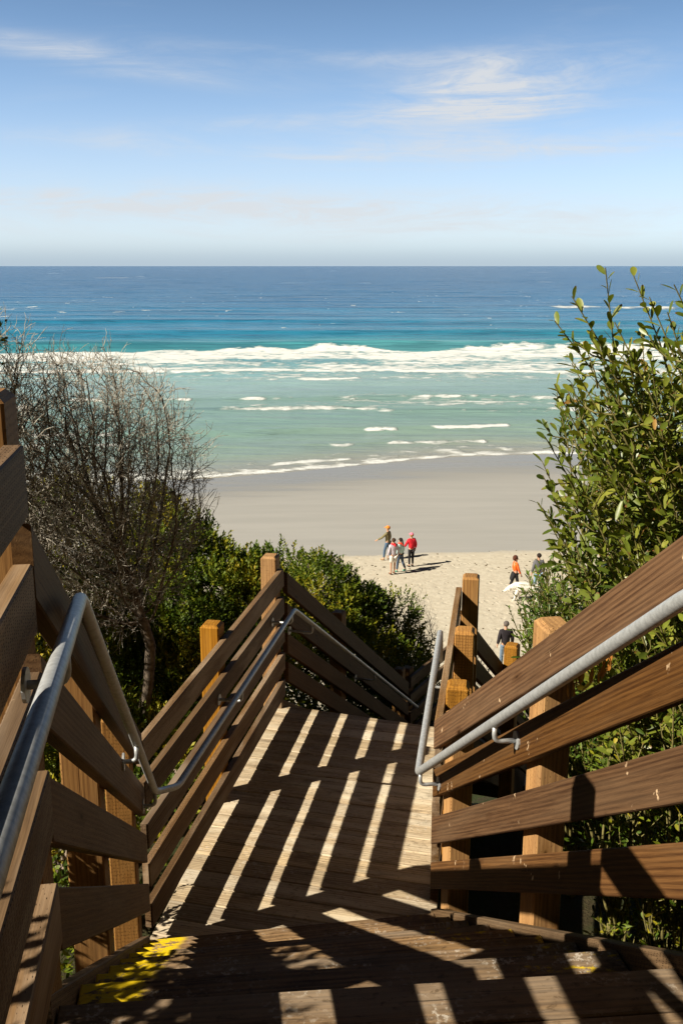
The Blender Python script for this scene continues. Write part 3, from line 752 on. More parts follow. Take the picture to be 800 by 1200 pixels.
bush('shrub', 'dark green tuft at the upper left edge with rusty leaf tips', [(-2.62, 6.6, E - .50, .30, .35, .28), (-2.85, 6.7, E - .95, .35, .4, .4), (-3.1, 6.9, E - .8, .5, .5, .6)], 520, M['leafdark'], M['bark'], 15, (-3.2, 7.0, E - 4.4), GB)
bush('shrub', 'low dark brush in the shade under the left railing of the landing', [(-1.7, 5.4, E - 3.6, .5, .7, .35), (-1.5, 6.8, E - 3.9, .45, .8, .35), (-1.9, 4.3, E - 3.2, .6, .6, .4)], 700, M['leafdark'], M['bark'], 16, (-1.7, 5.6, E - 4.2), GB)

# unseen growth beyond the frame: left hedges cast shade, added thickets block sky light
bush('shrub', 'dark undergrowth round the foot of the large leafless shrub', [(-1.95, 7.0, E - 3.75, .45, .4, .5), (-1.45, 7.1, E - 3.95, .35, .35, .4), (-2.5, 6.7, E - 3.3, .5, .4, .6)], 1500, M['leafdark'], M['bark'], 18, (-1.9, 6.9, E - 4.5), GB)
bush('shrub', 'thick hedge left of the bare shrubs, beyond the left photo edge', [(-4.35, 7.2, E - 1.9, .55, .6, .8), (-4.5, 8.1, E - 1.8, .55, .7, .8), (-4.75, 9.1, E - 1.8, .6, .7, .8), (-4.5, 7.7, E - 2.9, .7, 1.0, .9)], 2200, M['leafdark'], M['bark'], 44, (-4.5, 8.0, E - 4.4), 'thickets around the top landing', .18, .08, .034, 10)
bush('shrub', 'unseen thicket added right of the top landing to block sky light', [(2.2, 1.2, E - .8, .7, .9, 1.3), (2.5, -.4, E - .4, .8, 1.0, 1.4), (2.6, -2.2, E - .1, .9, 1.1, 1.5), (2.9, 2.4, E - 1.0, .8, .8, 1.3)], 2400, M['leafdark'], M['bark'], 42, (2.5, .2, E - 2.4), 'thickets around the top landing', .2, .09, .04, 10)
bush('shrub', 'unseen thicket added behind the camera to block sky light from the rear', [(.2, -4.6, E - .2, .9, .8, 1.5), (1.6, -4.4, E - .1, 1.0, .9, 1.6), (3.2, -4.2, E - .1, 1.0, 1.0, 1.6)], 1800, M['leafdark'], M['bark'], 43, (1.5, -4.5, E - 1.8), 'thickets around the top landing', .2, .09, .04, 10)
bush('shrub', 'leafy hedge outside the left railing of the top landing, beyond the photo edge', [(-1.75, .7, E - 1.05, .5, .7, .75), (-1.75, 1.5, E - 1.35, .42, .6, .65), (-2.0, -.4, E - .85, .6, .8, .8), (-2.4, -1.6, E - .6, .7, .8, .9), (-1.5, 2.4, E - 2.1, .35, .5, .5)], 3000, M['leafdark'], M['bark'], 41, (-1.9, .5, E - 2.2), 'thickets around the top landing', .18, .07, .028, 10)
bush('shrub', 'shadowy shrub filling the hollow behind the tall dark green one', [(-2.4, 13.5, E - 4.6, 1.3, 1.0, .9), (-.9, 14.2, E - 5.1, 1.1, .9, .9), (-3.6, 13.0, E - 4.2, 1.2, 1, .9)], 2600, M['leafdark'], M['bark'], 17, (-2.0, 13.6, E - 6.5), GB, llen=.075, lwid=.03)
# ---------- space colonisation for bare shrubs
def colonise(base, trunk, attract, step=.05, infl=.35, kill=.075, iters=160, seed=0, grav=0.0):
    g = np.random.default_rng(seed)
    nodes = [np.array(p, float) for p in trunk]; par = [-1] + list(range(len(trunk) - 1))
    A = attract.copy(); N = np.array(nodes)
    for it in range(iters):
        if len(A) == 0: break
        D2 = ((A[:, None] - N[None]) ** 2).sum(-1); near_ = D2.argmin(1); dm = np.sqrt(D2[np.arange(len(A)), near_])
        act = dm < infl
        if not act.any():
            infl *= 1.5; 
            if infl > 5: break
            continue
        newn = []; newp = []
        for i in np.unique(near_[act]):
            v = nrm(A[act & (near_ == i)] - N[i]).sum(0); v = nrm(v + g.normal(0, .35, 3) + np.array([0, 0, grav]))
            q = N[i] + v * step
            newn.append(q); newp.append(i)
        N = np.vstack([N, newn]); par += newp
        D2 = ((A[:, None] - np.array(newn)[None]) ** 2).sum(-1).min(1)
        A = A[D2 > kill ** 2]
        if len(N) > 9000: break
    return N, np.array(par)
def skeleton_mesh(N, par, mat, parent, name, rtip=.0028, expo=2.4, rmax=.07, minr=None):
    n = len(N); r = np.zeros(n); ch = [[] for _ in range(n)]
    for i in range(1, n): ch[par[i]].append(i)
    for i in range(n - 1, -1, -1):
        r[i] = rtip if not ch[i] else (sum(r[c] ** expo for c in ch[i])) ** (1 / expo)
    r = np.minimum(r, rmax)
    mb = MB(); stack = [(0, None)]
    seen_ = set()
    while stack:
        i, pr = stack.pop(); chain = ([pr] if pr is not None else []) + [i]
        while ch[chain[-1]]:
            cs = sorted(ch[chain[-1]], key=lambda c: -r[c])
            for c in cs[1:]: stack.append((c, chain[-1]))
            chain.append(cs[0])
        if len(chain) < 2: continue
        pts = [N[k] for k in chain]; rr_ = [r[k] for k in chain]
        if pr is not None: rr_[0] = rr_[1]
        rr_[-1] *= .5
        big = max(rr_); 
        tube(mb, pts, rr_, 8 if big > .02 else (5 if big > .006 else 3), False)
    return mb.build(name, mat, parent, True)
def bare_shrub(label, base, trunk, centre, rad, n, seed, step=.05, kill=.07, rtip=.0028, rmax=.07, shell=.5, twigs=True, infl=.4, cutz=None, ntw=3000, tws=1.0):
    g = np.random.default_rng(seed); t = thing('bare_shrub', base, label, 'bare shrub', 'leafless shrubs')
    a = g.normal(0, 1, (n, 3)); a = nrm(a) * (g.random((n, 1)) ** shell); A = np.array(centre) + a * np.array(rad)
    A = A[A[:, 2] > base[2] + .3]
    if cutz is not None: A = A[A[:, 2] > cutz]
    N, par = colonise(base, trunk, A, step, infl, kill, 170, seed, .15)
    skeleton_mesh(N, par, M['limb'], t, 'branches', rtip, 2.3, rmax)
    if twigs:
        mb = MB(); c0 = np.array(centre) - np.array([0, 0, rad[2] * .7]); idx = np.arange(len(trunk), len(N))
        for i in g.choice(idx, ntw, replace=ntw > len(idx)):
            p = N[i]; dd = nrm(nrm(p - c0) * .5 + nrm(p - N[par[i]]) * .5 + g.normal(0, .55, 3) + np.array([0, 0, .25])); l = g.uniform(.08, .30) * tws
            pts = [p]; 
            for q in range(4):
                dd = nrm(dd + g.normal(0, .24, 3) + np.array([0, 0, .06])); pts.append(pts[-1] + dd * l / 4)
            tube(mb, pts, [.0030, .0026, .0022, .0018, .0010], 3, False)
            for q in (1, 2, 3):
                e_ = nrm(dd + g.normal(0, .8, 3)); m_ = pts[q] + e_ * l * .18; tube(mb, [pts[q], m_, m_ + nrm(e_ + g.normal(0, .4, 3)) * l * .18], [.0021, .0018, .001], 3, False)
        mb.build('twigs', M['twig'], t)
    return t, N
bb = (-1.62, 7.6, E - 4.2)
bare_shrub('large leafless grey shrub with a maze of twigs, left of the beach view', bb,
           [bb, (-1.66, 7.6, E - 3.9), (-1.64, 7.62, E - 3.6), (-1.58, 7.6, E - 3.3), (-1.55, 7.6, E - 3.0), (-1.60, 7.6, E - 2.8)],
           (-1.98, 7.7, E - 1.78), (.92, .8, 1.15), 4200, 5, .045, .058, .0022, .045, ntw=3600)
bb = (-2.9, 7.4, E - 4.2)
bare_shrub('second leafless grey shrub cut off by the left edge of the photo', bb,
           [bb, (-2.85, 7.4, E - 3.8), (-2.8, 7.4, E - 3.3), (-2.75, 7.3, E - 2.8), (-2.7, 7.3, E - 2.4)],
           (-2.65, 7.2, E - 1.45), (.75, .7, 1.1), 2600, 6, .05, .07, .0022, .045, ntw=2000)
bb = (1.15, 13.6, E - 7.2)
bare_shrub('small pale bare bush between the dark shrubs and the sand', bb, [bb, (1.12, 13.6, E - 6.9), (1.05, 13.6, E - 6.6)],
           (.95, 13.6, E - 5.55), (.50, .5, .95), 1000, 8, .06, .07, .003, .03, ntw=700)
bb = (1.62, 12.2, E - 7.0)
bare_shrub('sparse pale twigs standing behind the tall right posts', bb, [bb, (1.65, 12.2, E - 6.7), (1.66, 12.2, E - 6.4)],
           (1.72, 12.2, E - 5.5), (.42, .4, .75), 420, 9, .06, .08, .003, .03, ntw=250)

# ---------- broad leaved shrub on the right, grown branch by branch
def px(x, y, f):                                  # where a sight line through the photograph lands at forward distance f
    fw = 1167 * .97072 - (y - 600) * .24023; dn = 1167 * .24023 + (y - 600) * .97072
    return np.array([(x - 400) / fw * f, f, EYE - dn / fw * f])
def leafy_shrub(label, bases, tips, seed, mat, llen, lwid, base, nside=5, T=LEAF_B, spacing=.035, group='leafy shrubs right of the stairs', start=.35, rb=.011, name='shrub', sidelen=.28, spread=.75):
    g = np.random.default_rng(seed); t = thing(name, base, label, 'shrub', group)
    mb = MB(); LP = []; LD = []; LN = []; LL_ = []; LW = []; LR_ = []
    bases = [np.array(b, float) for b in bases]
    def leafy_path(pts, t0, hue, sc=1.0):
        pts = np.array(pts); seg = np.linalg.norm(np.diff(pts, axis=0), axis=1); cs = np.concatenate([[0], np.cumsum(seg)]); L = cs[-1]
        s_ = L * t0; k = 0; a0 = g.random() * 6
        while s_ < L:
            p = np.array([np.interp(s_, cs, pts[:, j]) for j in range(3)]); p2 = np.array([np.interp(min(s_ + .02, L), cs, pts[:, j]) for j in range(3)]); p1 = np.array([np.interp(max(s_ - .02, 0), cs, pts[:, j]) for j in range(3)])
            d = nrm(p2 - p1); u = nrm(np.cross(d, (.2, .3, .9))); v = np.cross(d, u); a = a0 + k * 2.4
            rad = u * math.cos(a) + v * math.sin(a); q = s_ / L
            LP.append(p); LD.append(d * (.5 + .5 * q) + rad * spread + g.normal(0, .15, 3) + np.array([0, 0, .15])); LN.append(nrm(d * .8 - rad * .3 + np.array([0, 0, .5]) + g.normal(0, .45, 3)))
            LL_.append(llen * sc * g.uniform(.45, 1.25) * (1 - .35 * max(0, q - .7) / .3)); LW.append(lwid * sc * g.uniform(.7, 1.2)); LR_.append(np.clip(hue * .7 + g.random() * .3, 0, 1))
            s_ += spacing * g.uniform(.6, 1.4) * sc; k += 1
    for tp in tips:
        tp = np.array(tp); b = min(bases, key=lambda q: np.linalg.norm((q - tp)[:2]) + g.random() * .5)
        mid = np.array([b[0] * .62 + tp[0] * .38, b[1] * .6 + tp[1] * .4, b[2] * .30 + tp[2] * .70]) + np.array([g.normal(0, .12), g.normal(0, .12), g.uniform(-.25, .05)])
        n = 12; pts = [b * (1 - s_) ** 2 + 2 * mid * s_ * (1 - s_) + tp * s_ * s_ + g.normal(0, .008, 3) for s_ in np.linspace(0, 1, n)]
        L = np.linalg.norm(tp - b); tube(mb, pts, [rb * (1 - .8 * i / (n - 1)) for i in range(n)], 5, False)
        hue = g.random(); t0 = max(start, 1 - 1.1 / L); leafy_path(pts, t0, hue)
        for k in range(nside):
            s_ = g.uniform(max(.3, 1 - 1.3 / L), .93); p = b * (1 - s_) ** 2 + 2 * mid * s_ * (1 - s_) + tp * s_ * s_
            d0 = nrm(2 * (1 - s_) * (mid - b) + 2 * s_ * (tp - mid)); dd = nrm(d0 * .8 + g.normal(0, .6, 3) + np.array([-.1, 0, .3])); l = sidelen * g.uniform(.5, 1.1) * (1.1 - .5 * s_)
            e = p + dd * l; m2 = (p + e) / 2 + g.normal(0, .02, 3) - np.array([0, 0, .02]); sp_ = [p, m2, e]
            tube(mb, sp_, [.004, .003, .0015], 4, False); leafy_path(sp_, .12, np.clip(hue + g.normal(0, .2), 0, 1), .9)
    leaves('foliage', np.array(LP), np.array(LD), np.array(LN), np.array(LL_), np.array(LW), np.array(LR_), mat, t, T, .12)
    mb.build('stem', M['greenstem'], t, True)
    return t
g = np.random.default_rng(77)
def gz(x, y): return float(bluff_z(np.array(x), np.array(y)))
hand = [(706, 316, 3.7), (672, 352, 3.7), (650, 372, 3.75), (742, 322, 3.8), (762, 345, 3.6), (793, 335, 3.5), (782, 368, 3.4), (648, 452, 3.9), (664, 462, 3.8), (690, 400, 3.7), (720, 372, 3.6),
        (640, 512, 4.0), (655, 520, 3.9), (672, 430, 3.8), (636, 560, 4.1), (640, 600, 4.1), (655, 585, 4.0), (668, 560, 3.9), (650, 640, 4.2), (684, 500, 3.8), (700, 440, 3.7), (730, 410, 3.6), (765, 420, 3.5), (795, 400, 3.4), (820, 360, 3.4), (840, 330, 3.5)]
tips = [px(*q) for q in hand]
for i in range(205):
    yy_ = 380 + 440 * g.random() ** .75; lo = 655 + 14 * math.sin(yy_ * .05) + max(0, 470 - yy_) * .35; x = lo + (g.random() ** .9) * (890 - lo); tips.append(px(x, yy_, g.uniform(3.6, 4.9)))
leafy_shrub('tall broad-leaved shrub with upright shoots rising above the right railing', [(2.0, 4.3, gz(2.0, 4.3)), (2.2, 3.9, gz(2.2, 3.9)), (2.3, 4.7, gz(2.3, 4.7)), (1.8, 4.8, gz(1.8, 4.8)), (2.5, 4.2, gz(2.5, 4.2))],
            tips, 21, M['leafbig'], .090, .027, (1.7, 4.4, gz(1.7, 4.4)), nside=7, spacing=.029)
# lower growth behind the right railing
tips = []
for i in range(60):
    f = g.uniform(3.3, 4.6); yy_ = g.uniform(760, 1130); x = g.uniform(690, 900); tips.append(px(x, yy_, f))
leafy_shrub('low dark leafy growth seen between the planks of the right railing', [(1.5, 3.8, gz(1.5, 3.8)), (1.9, 3.4, gz(1.9, 3.4)), (1.4, 4.4, gz(1.4, 4.4))], tips, 22, M['leafdark'], .055, .017, (1.6, 3.8, gz(1.6, 3.8)), start=.15, sidelen=.22)  # darker leaf colour stands in for the shade behind these planks
# bright narrow leaved bush at the corner post
tips = []
for (x, y, f) in [(596, 712, 5.4), (604, 700, 5.5), (612, 690, 5.5), (600, 735, 5.3), (618, 672, 5.6), (630, 668, 5.6), (640, 660, 5.5), (628, 735, 5.3), (645, 745, 5.2)]: tips.append(px(x, y, f))
for i in range(210):
    y = g.uniform(650, 775); lo = 604 + abs(y - 708) * .35; x = lo + g.random() * 120; tips.append(px(x, y, g.uniform(5.2, 6.2)))
leafy_shrub('bright green bush with narrow leaves behind the thick post of the right railing', [(1.55, 5.9, gz(1.55, 5.9)), (1.75, 5.6, gz(1.75, 5.6))], tips, 23, M['leafbright'], .068, .016, (1.6, 5.8, gz(1.6, 5.8)), nside=6, sidelen=.2, spacing=.022, start=.45)
bush('shrub', 'dense shaded green shrub filling the space behind the right railing', [(1.75, 5.1, E - 2.2, .55, .6, .8), (2.3, 5.0, E - 1.9, .7, .7, 1.0), (1.9, 4.6, E - 3.0, .6, .6, .6), (2.4, 4.2, E - 3.0, .7, .7, .7), (2.4, 5.6, E - 1.2, .6, .6, .8)], 1500, M['leafdark'], M['branch'], 31, (2.0, 4.9, E - 4.0), 'leafy shrubs right of the stairs', .2, .07, .02, 9)
bush('shrub', 'dark brush at the side of the lower flight behind the right landing posts', [(2.2, 7.4, E - 3.6, .5, .7, .7), (2.5, 8.6, E - 4.4, .55, .8, .7)], 700, M['leafdark'], M['branch'], 32, (2.3, 7.9, E - 5.6), 'leafy shrubs right of the stairs', .2, .06, .018, 9)
# hanging dead leaves
t = thing('dead_sprig', px(700, 752, 3.05), 'hanging sprig of dry orange leaves behind the pipe of the right railing', 'dead sprig')
pos = []; 
for (x, y) in ((672, 800), (680, 790), (688, 780), (678, 775), (705, 765), (712, 760), (703, 785), (716, 772), (722, 768), (695, 755), (708, 790), (684, 805), (668, 815), (715, 790), (700, 800)):
    for k in range(2): pos.append(px(x + g.normal(0, 3), y - 18 + g.normal(0, 4), 3.05 + g.normal(0, .03)))
pos = np.array(pos); D = np.array([0, 0, -1.0]) + g.normal(0, .28, pos.shape) + np.array([-.15, 0, 0])
leaves('dry_leaves', pos, D, g.normal(0, .5, pos.shape) + np.array([-.6, -.8, 0]), g.uniform(.045, .075, len(pos)), g.uniform(.012, .02, len(pos)), g.random(len(pos)), M['leafdead'], t, LEAF_B)
mb = MB()
for p in pos: tube(mb, [px(700, 735, 3.07), (p + px(700, 742, 3.07)) / 2 + np.array([0, 0, .02]), p], [.003, .002, .0015], 4, False)
mb.build('stem', M['branch'], t, True)

# ------------------------------------------------------------------ people
def skin(verts, edges, radii, sub=2, root=0):
    me = bpy.data.meshes.new('tmp'); me.from_pydata([tuple(v) for v in verts], edges, [])
    o = bpy.data.objects.new('tmp', me); COL.objects.link(o)
    o.modifiers.new('s', 'SKIN'); sl = me.skin_vertices[0].data
    for i, r_ in enumerate(radii):
        sl[i].radius = (r_, r_) if not hasattr(r_, '__len__') else r_
    sl[root].use_root = True
    sm = o.modifiers.new('u', 'SUBSURF'); sm.levels = sub; sm.render_levels = sub
    bpy.context.view_layer.update()
    dg = bpy.context.evaluated_depsgraph_get(); ev = o.evaluated_get(dg); em = ev.to_mesh()
    V = np.array([v.co[:] for v in em.vertices]); Fs = [list(p.vertices) for p in em.polygons]
    ev.to_mesh_clear(); bpy.data.objects.remove(o); bpy.data.meshes.remove(me)
    return V, Fs
def ball(c, r_, n=12, m_=8):
    V = []; F = []
    for i in range(m_ + 1):
        th = math.pi * i / m_
        for k in range(n):
            a = 2 * math.pi * k / n; V.append((c[0] + r_[0] * math.sin(th) * math.cos(a), c[1] + r_[1] * math.sin(th) * math.sin(a), c[2] + r_[2] * math.cos(th)))
    for i in range(m_):
        for k in range(n): F.append([i * n + k, (i + 1) * n + k, (i + 1) * n + (k + 1) % n, i * n + (k + 1) % n])
    return np.array(V), F
_cm = {}
def cloth(name, col, rough=.85):
    if name not in _cm: _cm[name] = simple(name, col, rough, .18, 14.0, .3)
    return _cm[name]
SKIN = simple('skin_tone', (.52, .30, .20), .55, .1, 20, .1)

def person(label, loc, yaw, H, pose, outfit):
    """yaw: 0 faces away from the camera (+Y), positive turns to the right"""
    x0, y0 = loc; z0 = float(beach_z(np.array(x0), np.array(y0))) + .005
    t = thing('person', (x0, y0, z0), label, 'person', 'people on the beach')
    k = H / 1.70; c, s_ = math.cos(yaw), math.sin(yaw)
    def W(V):
        V = np.array(V, float) * k; return np.stack([x0 + V[:, 0] * c + V[:, 1] * s_, y0 - V[:, 0] * s_ + V[:, 1] * c, z0 + V[:, 2]], -1)
    J = dict(pel=(0, 0, .93), wai=(0, 0, 1.10), che=(0, .0, 1.30), nek=(0, .0, 1.45), hb=(0, .01, 1.52),
             hiL=(-.09, 0, .88), hiR=(.09, 0, .88), shL=(-.17, 0, 1.39), shR=(.17, 0, 1.39))
    for sd, sg in (('L', -1), ('R', 1)):
        st_ = pose.get('step' + sd, 0.0)              # forward foot offset
        kn = pose.get('knee' + sd, .02)
        J['kn' + sd] = (sg * .095, st_ * .5 + kn, .49); J['an' + sd] = (sg * .10, st_, .085 + pose.get('lift' + sd, 0)); J['to' + sd] = (sg * .115, st_ + .16, .035 + pose.get('lift' + sd, 0) * .4)
        el = pose.get('el' + sd, (sg * .23, -.03, 1.13)); wr = pose.get('wr' + sd, (sg * .25, .06, .90))
        J['el' + sd] = el; J['wr' + sd] = wr
    def build(name, verts, edges, radii, mat, parent, extra=None, sub=1):
        V, F_ = skin(verts, edges, radii, sub); mb = MB(); mb.add(W(V), F_)
        for (EV, EF) in (extra or []): mb.add(W(EV), EF)
        return mb.build(name, mat, parent, True)
    v = []; e = []; r_ = []
    def add(p, rad, par=None):
        v.append(p); r_.append(rad); i = len(v) - 1
        if par is not None: e.append((par, i))
        return i
    a = lambda p, q, t_: tuple(np.array(p) * (1 - t_) + np.array(q) * t_)
    pe = add(J['pel'], (.12, .10)); wa = add(J['wai'], (.115, .09), pe); ce = add(J['che'], (.135, .10), wa); ne = add(J['nek'], .052, ce); hb = add(J['hb'], .055, ne)
    h1 = add((0, .02, 1.575), (.072, .085), hb); h2 = add((0, .012, 1.64), (.076, .092), h1); h3 = add((0, .0, 1.685), .045, h2)
    nose = add((0, .112, 1.59), .011, h1)
    for sd, sg in (('L', -1), ('R', 1)):
        hi = add(J['hi' + sd], .085, pe); kk = add(J['kn' + sd], .052, hi); ca = add(a(J['kn' + sd], J['an' + sd], .35), .05, kk); an = add(J['an' + sd], .036, ca); to = add(J['to' + sd], .032, an)
        sh = add(J['shL' if sg < 0 else 'shR'], .055, ce); el = add(J['el' + sd], .038, sh); wr = add(J['wr' + sd], .027, el)
        d = nrm(np.array(J['wr' + sd]) - np.array(J['el' + sd])); pm = add(tuple(np.array(J['wr' + sd]) + d * .055), (.034, .022), wr)
        lat = nrm(np.cross(d, (1, 0, 0))); 
        for fi, (o_, l_) in enumerate(((-.027, .065), (-.009, .075), (.009, .07), (.027, .055))):
            f0 = add(tuple(np.array(v[pm]) + d * .03 + lat * o_), .009, pm); add(tuple(np.array(v[pm]) + d * (.03 + l_) + lat * o_ + np.array([-sg * .018, 0, 0])), .007, f0)
        add(tuple(np.array(v[pm]) + lat * .05 + d * .01), .009, pm)
    ears = [ball((sg * .082, 0, 1.60), (.012, .022, .032), 8, 6) for sg in (-1, 1)]
    body = build('body', v, e, r_, SKIN, t, ears)
    mb = MB()
    for sg in (-1, 1): EV, EF = ball((sg * .032, .098, 1.612), (.011, .006, .008), 8, 6); mb.add(W(EV), EF)
    mb.build('eyes', cloth('eye_dark', (.03, .02, .015), .3), body)
    # top garment
    hem = outfit.get('hem', .90); bulk = outfit.get('bulk', .022)
    v, e, r_ = [], [], []
    pe = add((0, 0, hem), (.135 + bulk, .11 + bulk)); wa = add((0, 0, 1.10), (.125 + bulk, .10 + bulk), pe); ce = add(J['che'], (.145 + bulk, .108 + bulk), wa); ne = add((0, 0, 1.43), .07, ce)
    for sd in 'LR':
        sh = add(J['sh' + sd], .062 + bulk * .6, ce); el = add(J['el' + sd], .05 + bulk * .5, sh); wr = add(a(J['el' + sd], J['wr' + sd], outfit.get('sleeve', .92)), .038 + bulk * .4, el)
    build(outfit.get('topname', 'jacket'), v, e, r_, outfit['top'], t)
    # trousers / shorts
    v, e, r_ = [], [], []
    pe = add((0, 0, .97), (.13, .11)); 
    lg = outfit.get('leg', .95); fl = outfit.get('flare', .0)
    for sd in 'LR':
        hi = add(J['hi' + sd], .10 + fl, pe)
        if lg > .6: kk = add(J['kn' + sd], .068 + fl, hi); add(a(J['kn' + sd], J['an' + sd], (lg - .5) * 2), .054 + fl, kk)
        else: add(a(J['hi' + sd], J['kn' + sd], lg * 2), .085 + fl, hi)
    build(outfit.get('botname', 'trousers'), v, e, r_, outfit['bottom'], t)
    # shoes
    if outfit.get('shoe'):
        for sd in 'LR':
            an = np.array(J['an' + sd]); to = np.array(J['to' + sd])
            build('shoe', [tuple(an + (0, -.03, -.03)), tuple((an + to) / 2 + (0, 0, -.02)), tuple(to + (0, .03, 0))], [(0, 1), (1, 2)], [.045, .045, .038], outfit['shoe'], t)
    # hair
    hv = [ball((0, -.018, 1.645), (.095, .105, .095), 14, 9)]
    for (c_, rr_) in outfit.get('hairx', []): hv.append(ball(c_, rr_, 10, 7))
    mb = MB(); [mb.add(W(EV), EF) for EV, EF in hv]; mb.build('hair', outfit['hair'], t, True)
    if outfit.get('cap'):
        mb = MB(); V, F_ = ball((0, -.005, 1.665), (.104, .115, .088), 14, 10); V[:, 2] = np.maximum(V[:, 2], 1.648)
        mb.add(W(V), F_); V, F_ = ball((0, .12, 1.652), (.075, .095, .010), 12, 6); mb.add(W(V), F_); mb.build('cap', outfit['cap'], t, True)
    if outfit.get('scarf'):
        mb = MB(); pts = [(.085 * math.cos(q), .08 * math.sin(q), 1.46 + .01 * math.sin(3 * q)) for q in np.linspace(0, 2 * math.pi, 13)]
        tm = MB(); tube(tm, pts, .038, 8, False); V = np.concatenate(tm.v); mb.add(W(V), tm.f)
        tm = MB(); tube(tm, [(0, -.10, 1.46), (.03, -.15, 1.40), (-.02, -.155, 1.37)], [.05, .04, .02], 8); mb.add(W(np.concatenate(tm.v)), tm.f)
        mb.build('scarf', outfit['scarf'], t, True)
    if outfit.get('waist'):
        V, F_ = skin([(0, -.02, .98), (0, -.10, .86), (0, -.17, .70), (-.04, -.22, .60)], [(0, 1), (1, 2), (2, 3)], [(.17, .14), (.18, .11), (.17, .08), (.12, .05)], 2)
        mb = MB(); mb.add(W(V), F_); mb.build('tied_jacket', outfit['waist'], t, True)
    return t
def gp(x, y):                                     # beach point under a photo position (0.3 m above datum)
    q = px(x, y, 1.0); hh = EYE - q[2]; f = (EYE - .28) / hh; return (q[0] * f, f)
black = cloth('black_cloth', (.018, .017, .02)); denim = cloth('blue_denim', (.07, .12, .20)); pale_denim = cloth('pale_denim', (.22, .33, .48))
brown_hair = cloth('brown_hair', (.055, .028, .015)); dark_hair = cloth('dark_hair', (.02, .012, .010)); blond = cloth('fair_hair', (.32, .17, .05))
person('person in orange cap and olive jacket reaching out an arm, furthest left', gp(454, 657), R(-62), 1.66,
       dict(stepL=.16, stepR=-.14, elL=(-.28, .18, 1.19), wrL=(-.30, .42, 1.05), kneeL=.05), dict(top=cloth('olive_cloth', (.20, .17, .085)), bottom=denim, hair=blond, cap=cloth('orange_cap', (.85, .25, .03)), shoe=cloth('tan_shoe', (.42, .28, .16)), hem=.82))
person('person in white shorts and pale lilac top, nearest of the four walkers', gp(460.5, 674), R(-22), 1.70,
       dict(stepL=.02, stepR=.10), dict(top=cloth('lilac_cloth', (.52, .46, .52)), bottom=cloth('white_shorts', (.72, .66, .60)), leg=.42, flare=.02, botname='shorts', hair=brown_hair, scarf=cloth('red_cloth', (.62, .02, .03)), shoe=cloth('brown_sandal', (.14, .06, .03)), hem=.86))
person('person in a pale blue jacket and jeans with a long dark ponytail', gp(468.5, 670.8), R(-48), 1.60,
       dict(stepL=.12, stepR=-.26, liftR=.10, kneeR=.05), dict(top=cloth('pale_blue_cloth', (.50, .68, .68)), bottom=cloth('dark_denim', (.06, .09, .15)), hair=dark_hair, hairx=[((0, -.12, 1.60), (.045, .05, .06)), ((0, -.15, 1.50), (.035, .035, .10)), ((.01, -.15, 1.38), (.028, .028, .09))], scarf=cloth('scarlet_cloth', (.75, .06, .03)), shoe=cloth('teal_shoe', (.10, .42, .32)), hem=.88))
person('person in a bright red jacket, pink cap and black trousers', gp(481.5, 665), R(-25), 1.62,
       dict(stepL=.02, stepR=.04, kneeR=.02, elL=(-.27, .06, 1.16), wrL=(-.30, .20, 1.0), elR=(.25, 0, 1.15)), dict(top=cloth('red_jacket', (.66, .02, .035)), bulk=.04, bottom=black, hair=blond, cap=cloth('pink_cap', (.80, .20, .30)), shoe=black, hem=.90))
person('curly haired person in orange top, dark jacket tied at the waist, beside the dog', gp(602.5, 695), R(78), 1.62,
       dict(stepR=.14, stepL=-.28, liftL=.12, elR=(.24, .06, 1.13), wrR=(.24, .16, .92)), dict(top=cloth('orange_cloth', (.86, .13, .02)), bulk=.008, bottom=black, leg=.80, hair=cloth('auburn_hair', (.085, .025, .012)), hairx=[((0, -.03, 1.66), (.115, .12, .11)), ((0, -.07, 1.60), (.10, .08, .09))], waist=black, hem=.95))
person('person in grey shirt and pale jeans half hidden by leaves, right of the dog', gp(629, 697), R(-10), 1.80,
       dict(stepL=.05, stepR=-.05), dict(top=cloth('grey_cloth', (.13, .13, .145)), bulk=.03, bottom=pale_denim, hair=dark_hair, shoe=cloth('grey_shoe', (.2, .2, .2)), topname='shirt'))
person('person in black jacket and jeans on the near sand behind the lower stairs', gp(590.5, 786), R(-8), 1.78,
       dict(stepL=.10, stepR=-.14), dict(top=cloth('black_jacket', (.025, .02, .025)), bulk=.035, bottom=cloth('worn_denim', (.14, .20, .28)), hair=cloth('grey_hair', (.12, .10, .09)), shoe=black, hem=.86))

# dog
dx, dy = gp(613, 704); t = thing('dog', (dx, dy, .29), 'big fluffy white dog with its head low, at the walking person\'s heels', 'dog')
K = 1.12
def WD(V):
    V = np.array(V) * K; a_ = R(-4); return np.stack([dx + V[:, 0] * math.cos(a_) - V[:, 1] * math.sin(a_), dy + V[:, 0] * math.sin(a_) + V[:, 1] * math.cos(a_), .29 + V[:, 2]], -1)
v = []; e = []; r_ = []
def ad(p, rad, par=None):
    v.append(p); r_.append(rad); i = len(v) - 1
    if par is not None: e.append((par, i))
    return i
hip = ad((.40, 0, .57), .19); bel = ad((.14, 0, .56), .19, hip); ch_ = ad((-.14, 0, .55), .22, bel); sho = ad((-.30, 0, .58), .15, ch_); nk = ad((-.44, 0, .54), .11, sho); hd = ad((-.58, 0, .46), .10, nk); mz = ad((-.68, 0, .38), .06, hd); ns = ad((-.75, 0, .33), .035, mz)
tl = ad((.55, 0, .55), .06, hip); tl2 = ad((.66, 0, .42), .055, tl); ad((.69, 0, .30), .03, tl2)
